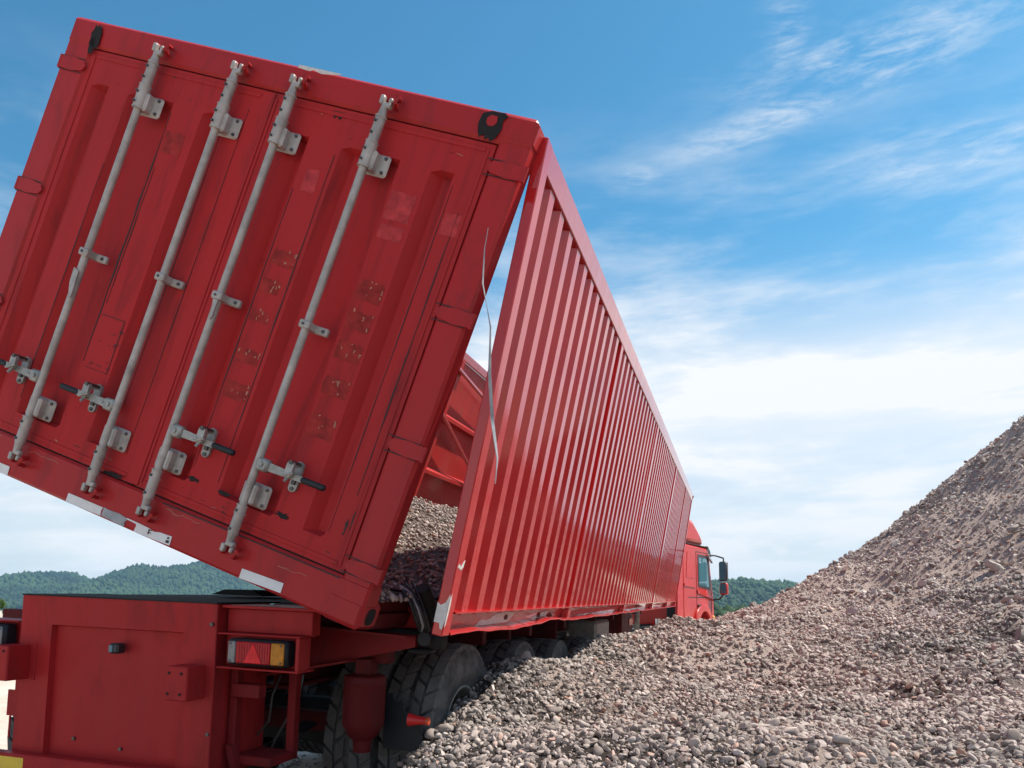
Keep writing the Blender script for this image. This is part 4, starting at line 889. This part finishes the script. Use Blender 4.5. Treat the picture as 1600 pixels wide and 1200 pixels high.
link_stones(parts, 'loose_gravel', 'rounded grey and tan river stones covering the near face of the gravel pile', 'gravel', smooth='mix')
parts = [field(40000, 10.0, 17, .010, .040, 1, 9, 5, a0=.05, a1=.75, thin=.04, pw=2.6, tilt=.8), field(650, 9.5, 17, .04, .085, 2, 10, 7, a0=.1, a1=.75, thin=.6, pw=2.2)]
parts = [(v, f, np.where(t > .9, t, np.clip(t+.13, 0, .92))) for v, f, t in parts]
link_stones(parts, 'coarse_rubble', 'angular pinkish brown rubble and clods on the upper slope of the pile', 'rubble', smooth=False)
# a few large stones one can pick out
def big(px, py, d, size, label, seed, name='rock'):
    a = (px-800)/1236.43; x = a*d/math.cos(PITCH)*1.0; x = a*d; z = float(hz(np.array([x]), np.array([d]))[0])
    qq = np.random.default_rng(seed); nm = normals(np.array([x]), np.array([d]))
    v, f, t = stones(np.array([[0,0,0.]]), nm, np.array([size]), 3, qq, 14, seed, nv=1, sink=.12, flat=(.55,.7))
    ob = fastmesh(name, v, f, M['stone'], None, True, {'tone': np.full(len(v), qq.uniform(.3,.6))}); ob.location = (x, d, z); tag(ob, label, 'rock', 'larger rocks lying on the gravel pile')
big(1592, 985, 6.6, .15, 'largest pale boulder half buried at the right edge of the gravel', 1)
big(1585, 1010, 6.1, .10, 'smaller rounded rock just below the boulder at the right edge', 2)
big(1555, 870, 9.4, .13, 'brown rock high on the pile slope near the right edge', 3)
big(1590, 845, 9.8, .12, 'rock right above the brown rock on the upper slope', 4)
big(1300, 1178, 3.1, .055, 'flat grey cobble at the bottom of the gravel slope', 5)
big(1150, 1010, 8.2, .09, 'pale stone in the middle of the gravel behind the wheel', 6)

# gravel left inside the container and trickling out of the gap
gs = np.linspace(.14, 2.42, 90); gyy = np.linspace(.14, 11.7, 240); S_, Yg = np.meshgrid(gs, gyy, indexing='ij')
rmp = np.clip((Yg-.5)/2.6, 0, 1); rmp = rmp*rmp*(3-2*rmp)
tl = .115+.19*rmp+.10*np.clip(S_/2.4, 0, 1)*rmp+fbm(S_, Yg, 1.3, 91)*.10*rmp+fbm(S_, Yg, 5, 95)*.05*rmp+.10*np.clip((Yg-3)/4, 0, 1)
tl = np.maximum(tl, .108)
P = np.array([CF(a, b, c) for a, b, c in zip(S_.ravel(), Yg.ravel(), tl.ravel())])
Pw = (np.array(MR)@P.T).T+np.array(TT)
n0, n1_ = S_.shape; ii, jj = np.meshgrid(np.arange(n0-1), np.arange(n1_-1), indexing='ij'); b0 = (ii*n1_+jj).ravel(); Fq = np.stack([b0, b0+n1_, b0+n1_+1, b0+1], 1)
load = fastmesh('gravel_load', Pw, Fq, M['dirt'], None, True, {'tone': np.full(len(Pw), .3)}); tag(load, 'grey gravel still lying inside the open tipped container', 'gravel load', kind='stuff')
ql = np.random.default_rng(77); sel = ql.integers(0, len(Pw), 30000); sel = sel[Yg.ravel()[sel] < 8.5]; jit = ql.normal(size=(len(sel),3))*.035; jit[:,2] *= .2
nrm = np.tile(np.array([.05,0,1.]), (len(sel),1))
st_ = stones(Pw[sel]+jit, nrm, .008+.018*ql.random(len(sel))**1.8, 1, ql, 4, 33, tilt=.5)
link_stones([st_], 'loaded_stones', None, None, load)

# ---------------------------------------------------------------- ground
m = MB(); gxs = np.concatenate([[-4000,-1200,-400,-150], np.linspace(-80, 60, 141), [150,400,1200,4000]]); gys = np.concatenate([[-2000,-300,-60], np.linspace(-30, 110, 141), [200,400,1200,5000]])
def gz(x, y):
    f = max(0, min(1, (110-abs(y-40))/30)) * max(0, min(1, (80-abs(x+10))/20)); return (x, y, -.03+.06*f*noise.noise(Vector((x*.22, y*.22, 0)))+.03*f*noise.noise(Vector((x*.8, y*.8, 5))))
m.grid(list(gxs), list(gys), gz); g = m.build('ground', M['sand'], smooth=60); g['kind'] = 'structure'

# ---------------------------------------------------------------- wooded hills
def hillh(x, y):
    def g2(cx, cy, sx, sy, h): return h*np.exp(-((x-cx)/sx)**2-((y-cy)/sy)**2)
    h = g2(-500,850,55,120,26)+g2(-402,850,30,110,25)+g2(-345,870,48,120,35)+g2(-420,900,230,130,13)+g2(-640,880,90,120,14)+g2(-200,880,90,110,16)+g2(-440,740,60,70,7)+g2(-330,700,70,60,6)+g2(20,860,120,110,20)
    h = h+g2(150,600,62,80,15)+g2(205,640,60,90,9)+g2(290,700,90,120,9)+g2(90,720,90,90,14)+g2(420,800,180,120,14)
    return h*(1+.16*fbm(x, y, .012, 71, 4))+fbm(x, y, .02, 75, 4)*4*np.clip(h/15, 0, 1)-1.2
hx = np.linspace(-900, 700, 320); hy = np.linspace(460, 1100, 130); HX, HY = np.meshgrid(hx, hy, indexing='ij'); HZ = hillh(HX, HY)
V = np.stack([HX.ravel(), HY.ravel(), HZ.ravel()], 1); n0, n1_ = HX.shape; ii, jj = np.meshgrid(np.arange(n0-1), np.arange(n1_-1), indexing='ij'); b0 = (ii*n1_+jj).ravel(); Fq = np.stack([b0, b0+n1_, b0+n1_+1, b0+1], 1)
hill = fastmesh('wooded_hills', V, Fq, M['hill']); hill['kind'] = 'structure'
qh = np.random.default_rng(12); nT = 62000
x = qh.uniform(-680, 440, nT); y = qh.uniform(470, 930, nT); z = hillh(x, y); x[:2600] = qh.uniform(22, 75, 2600); y[:2600] = qh.uniform(85, 240, 2600); z[:2600] = -.6; k = ((z > 1.0) & (np.abs(x) < y*.70) & ~((x > -80) & (x < 60))) | (np.arange(nT) < 2600); x, y, z = x[k], y[k], z[k]; nT = len(x)
sz = qh.uniform(1.3, 2.9, nT)*(1+.5*fbm(x, y, .05, 81, 2)); sz = np.where(y < 300, sz*.42, sz); v, f, t = stones(np.stack([x,y,z],1), np.tile([0,0,1.], (nT,1)), sz, 1, qh, 2, 44, sink=.2, flat=(.9,1.5), tilt=.15)
tone = np.repeat(np.clip(.5+fbm(x, y, .018, 85, 3)*1.5+qh.normal(size=nT)*.09, 0, 1), 12)
fo = fastmesh('hillside_forest', v, f, M['forest'], None, True, {'tone': tone}); tag(fo, 'dense green forest covering the distant hills', 'forest', kind='stuff')

# ---------------------------------------------------------------- shrubs at the left behind the trailer
def shrub(x, y, w, h, seed, label):
    q2 = np.random.default_rng(seed); root = tag(bpy.data.objects.new('shrub', None), label, 'shrub'); col.objects.link(root); root.location = (x, y, 0)
    m = MB(); P = []
    for k in range(7):
        a = q2.uniform(0, 6.28); e = (math.cos(a)*w*.5*q2.uniform(.2,.8), math.sin(a)*w*.4, h*q2.uniform(.5,.8)); m.tube([(0,0,-.1), (e[0]*.4, e[1]*.4, e[2]*.5), e], [.05,.03,.012], 6); P.append(e)
    m.build('trunk', M['bark'], root)
    nb = 26; c = np.stack([q2.normal(size=nb)*w*.26, q2.normal(size=nb)*w*.2, h*q2.uniform(.25,.92,nb)], 1); r_ = q2.uniform(.16,.34,nb)*h*.5
    nl = 9000; k = q2.integers(0, nb, nl); d = q2.normal(size=(nl,3)); d /= np.linalg.norm(d, axis=1)[:,None]; p = c[k]+d*(r_[k]*q2.uniform(.55,1.08,nl))[:,None]; p[:,2] = np.maximum(p[:,2], .03)
    u = q2.normal(size=(nl,3)); u /= np.linalg.norm(u, axis=1)[:,None]; v_ = np.cross(u, d+q2.normal(size=(nl,3))*.5); v_ /= np.linalg.norm(v_, axis=1)[:,None]; s = q2.uniform(.03,.06,nl)[:,None]
    Vv = np.stack([p-u*s, p+v_*s*.5, p+u*s, p-v_*s*.5], 1).reshape(-1,3); Fc = np.arange(nl*4).reshape(-1,4)
    fastmesh('foliage', Vv, Fc, M['leaf'], root, False, {'tone': np.repeat(np.clip(q2.random(nl)*.6+(k/nb)*.4, 0, 1), 4)})
shrub(-17.0, 26, 4.4, 1.80, 1, 'bushy green shrub at the left edge behind the trailer')

# ---------------------------------------------------------------- the air between here and the hills
m = MB(); m.box((-4300, -2300, -3), (4300, 5300, 70)); hz_ = m.build('haze', None); tag(hz_, kind='stuff')
hm = bpy.data.materials.new('haze'); hm.use_nodes = True; t = hm.node_tree; t.nodes.clear()
ho = t.nodes.new('ShaderNodeOutputMaterial'); pv = t.nodes.new('ShaderNodeVolumePrincipled'); pv.inputs['Color'].default_value = (.40,.70,1.,1); pv.inputs['Density'].default_value = .00030; pv.inputs['Anisotropy'].default_value = 0.0
t.links.new(pv.outputs[0], ho.inputs['Volume']); hz_.data.materials.append(hm)
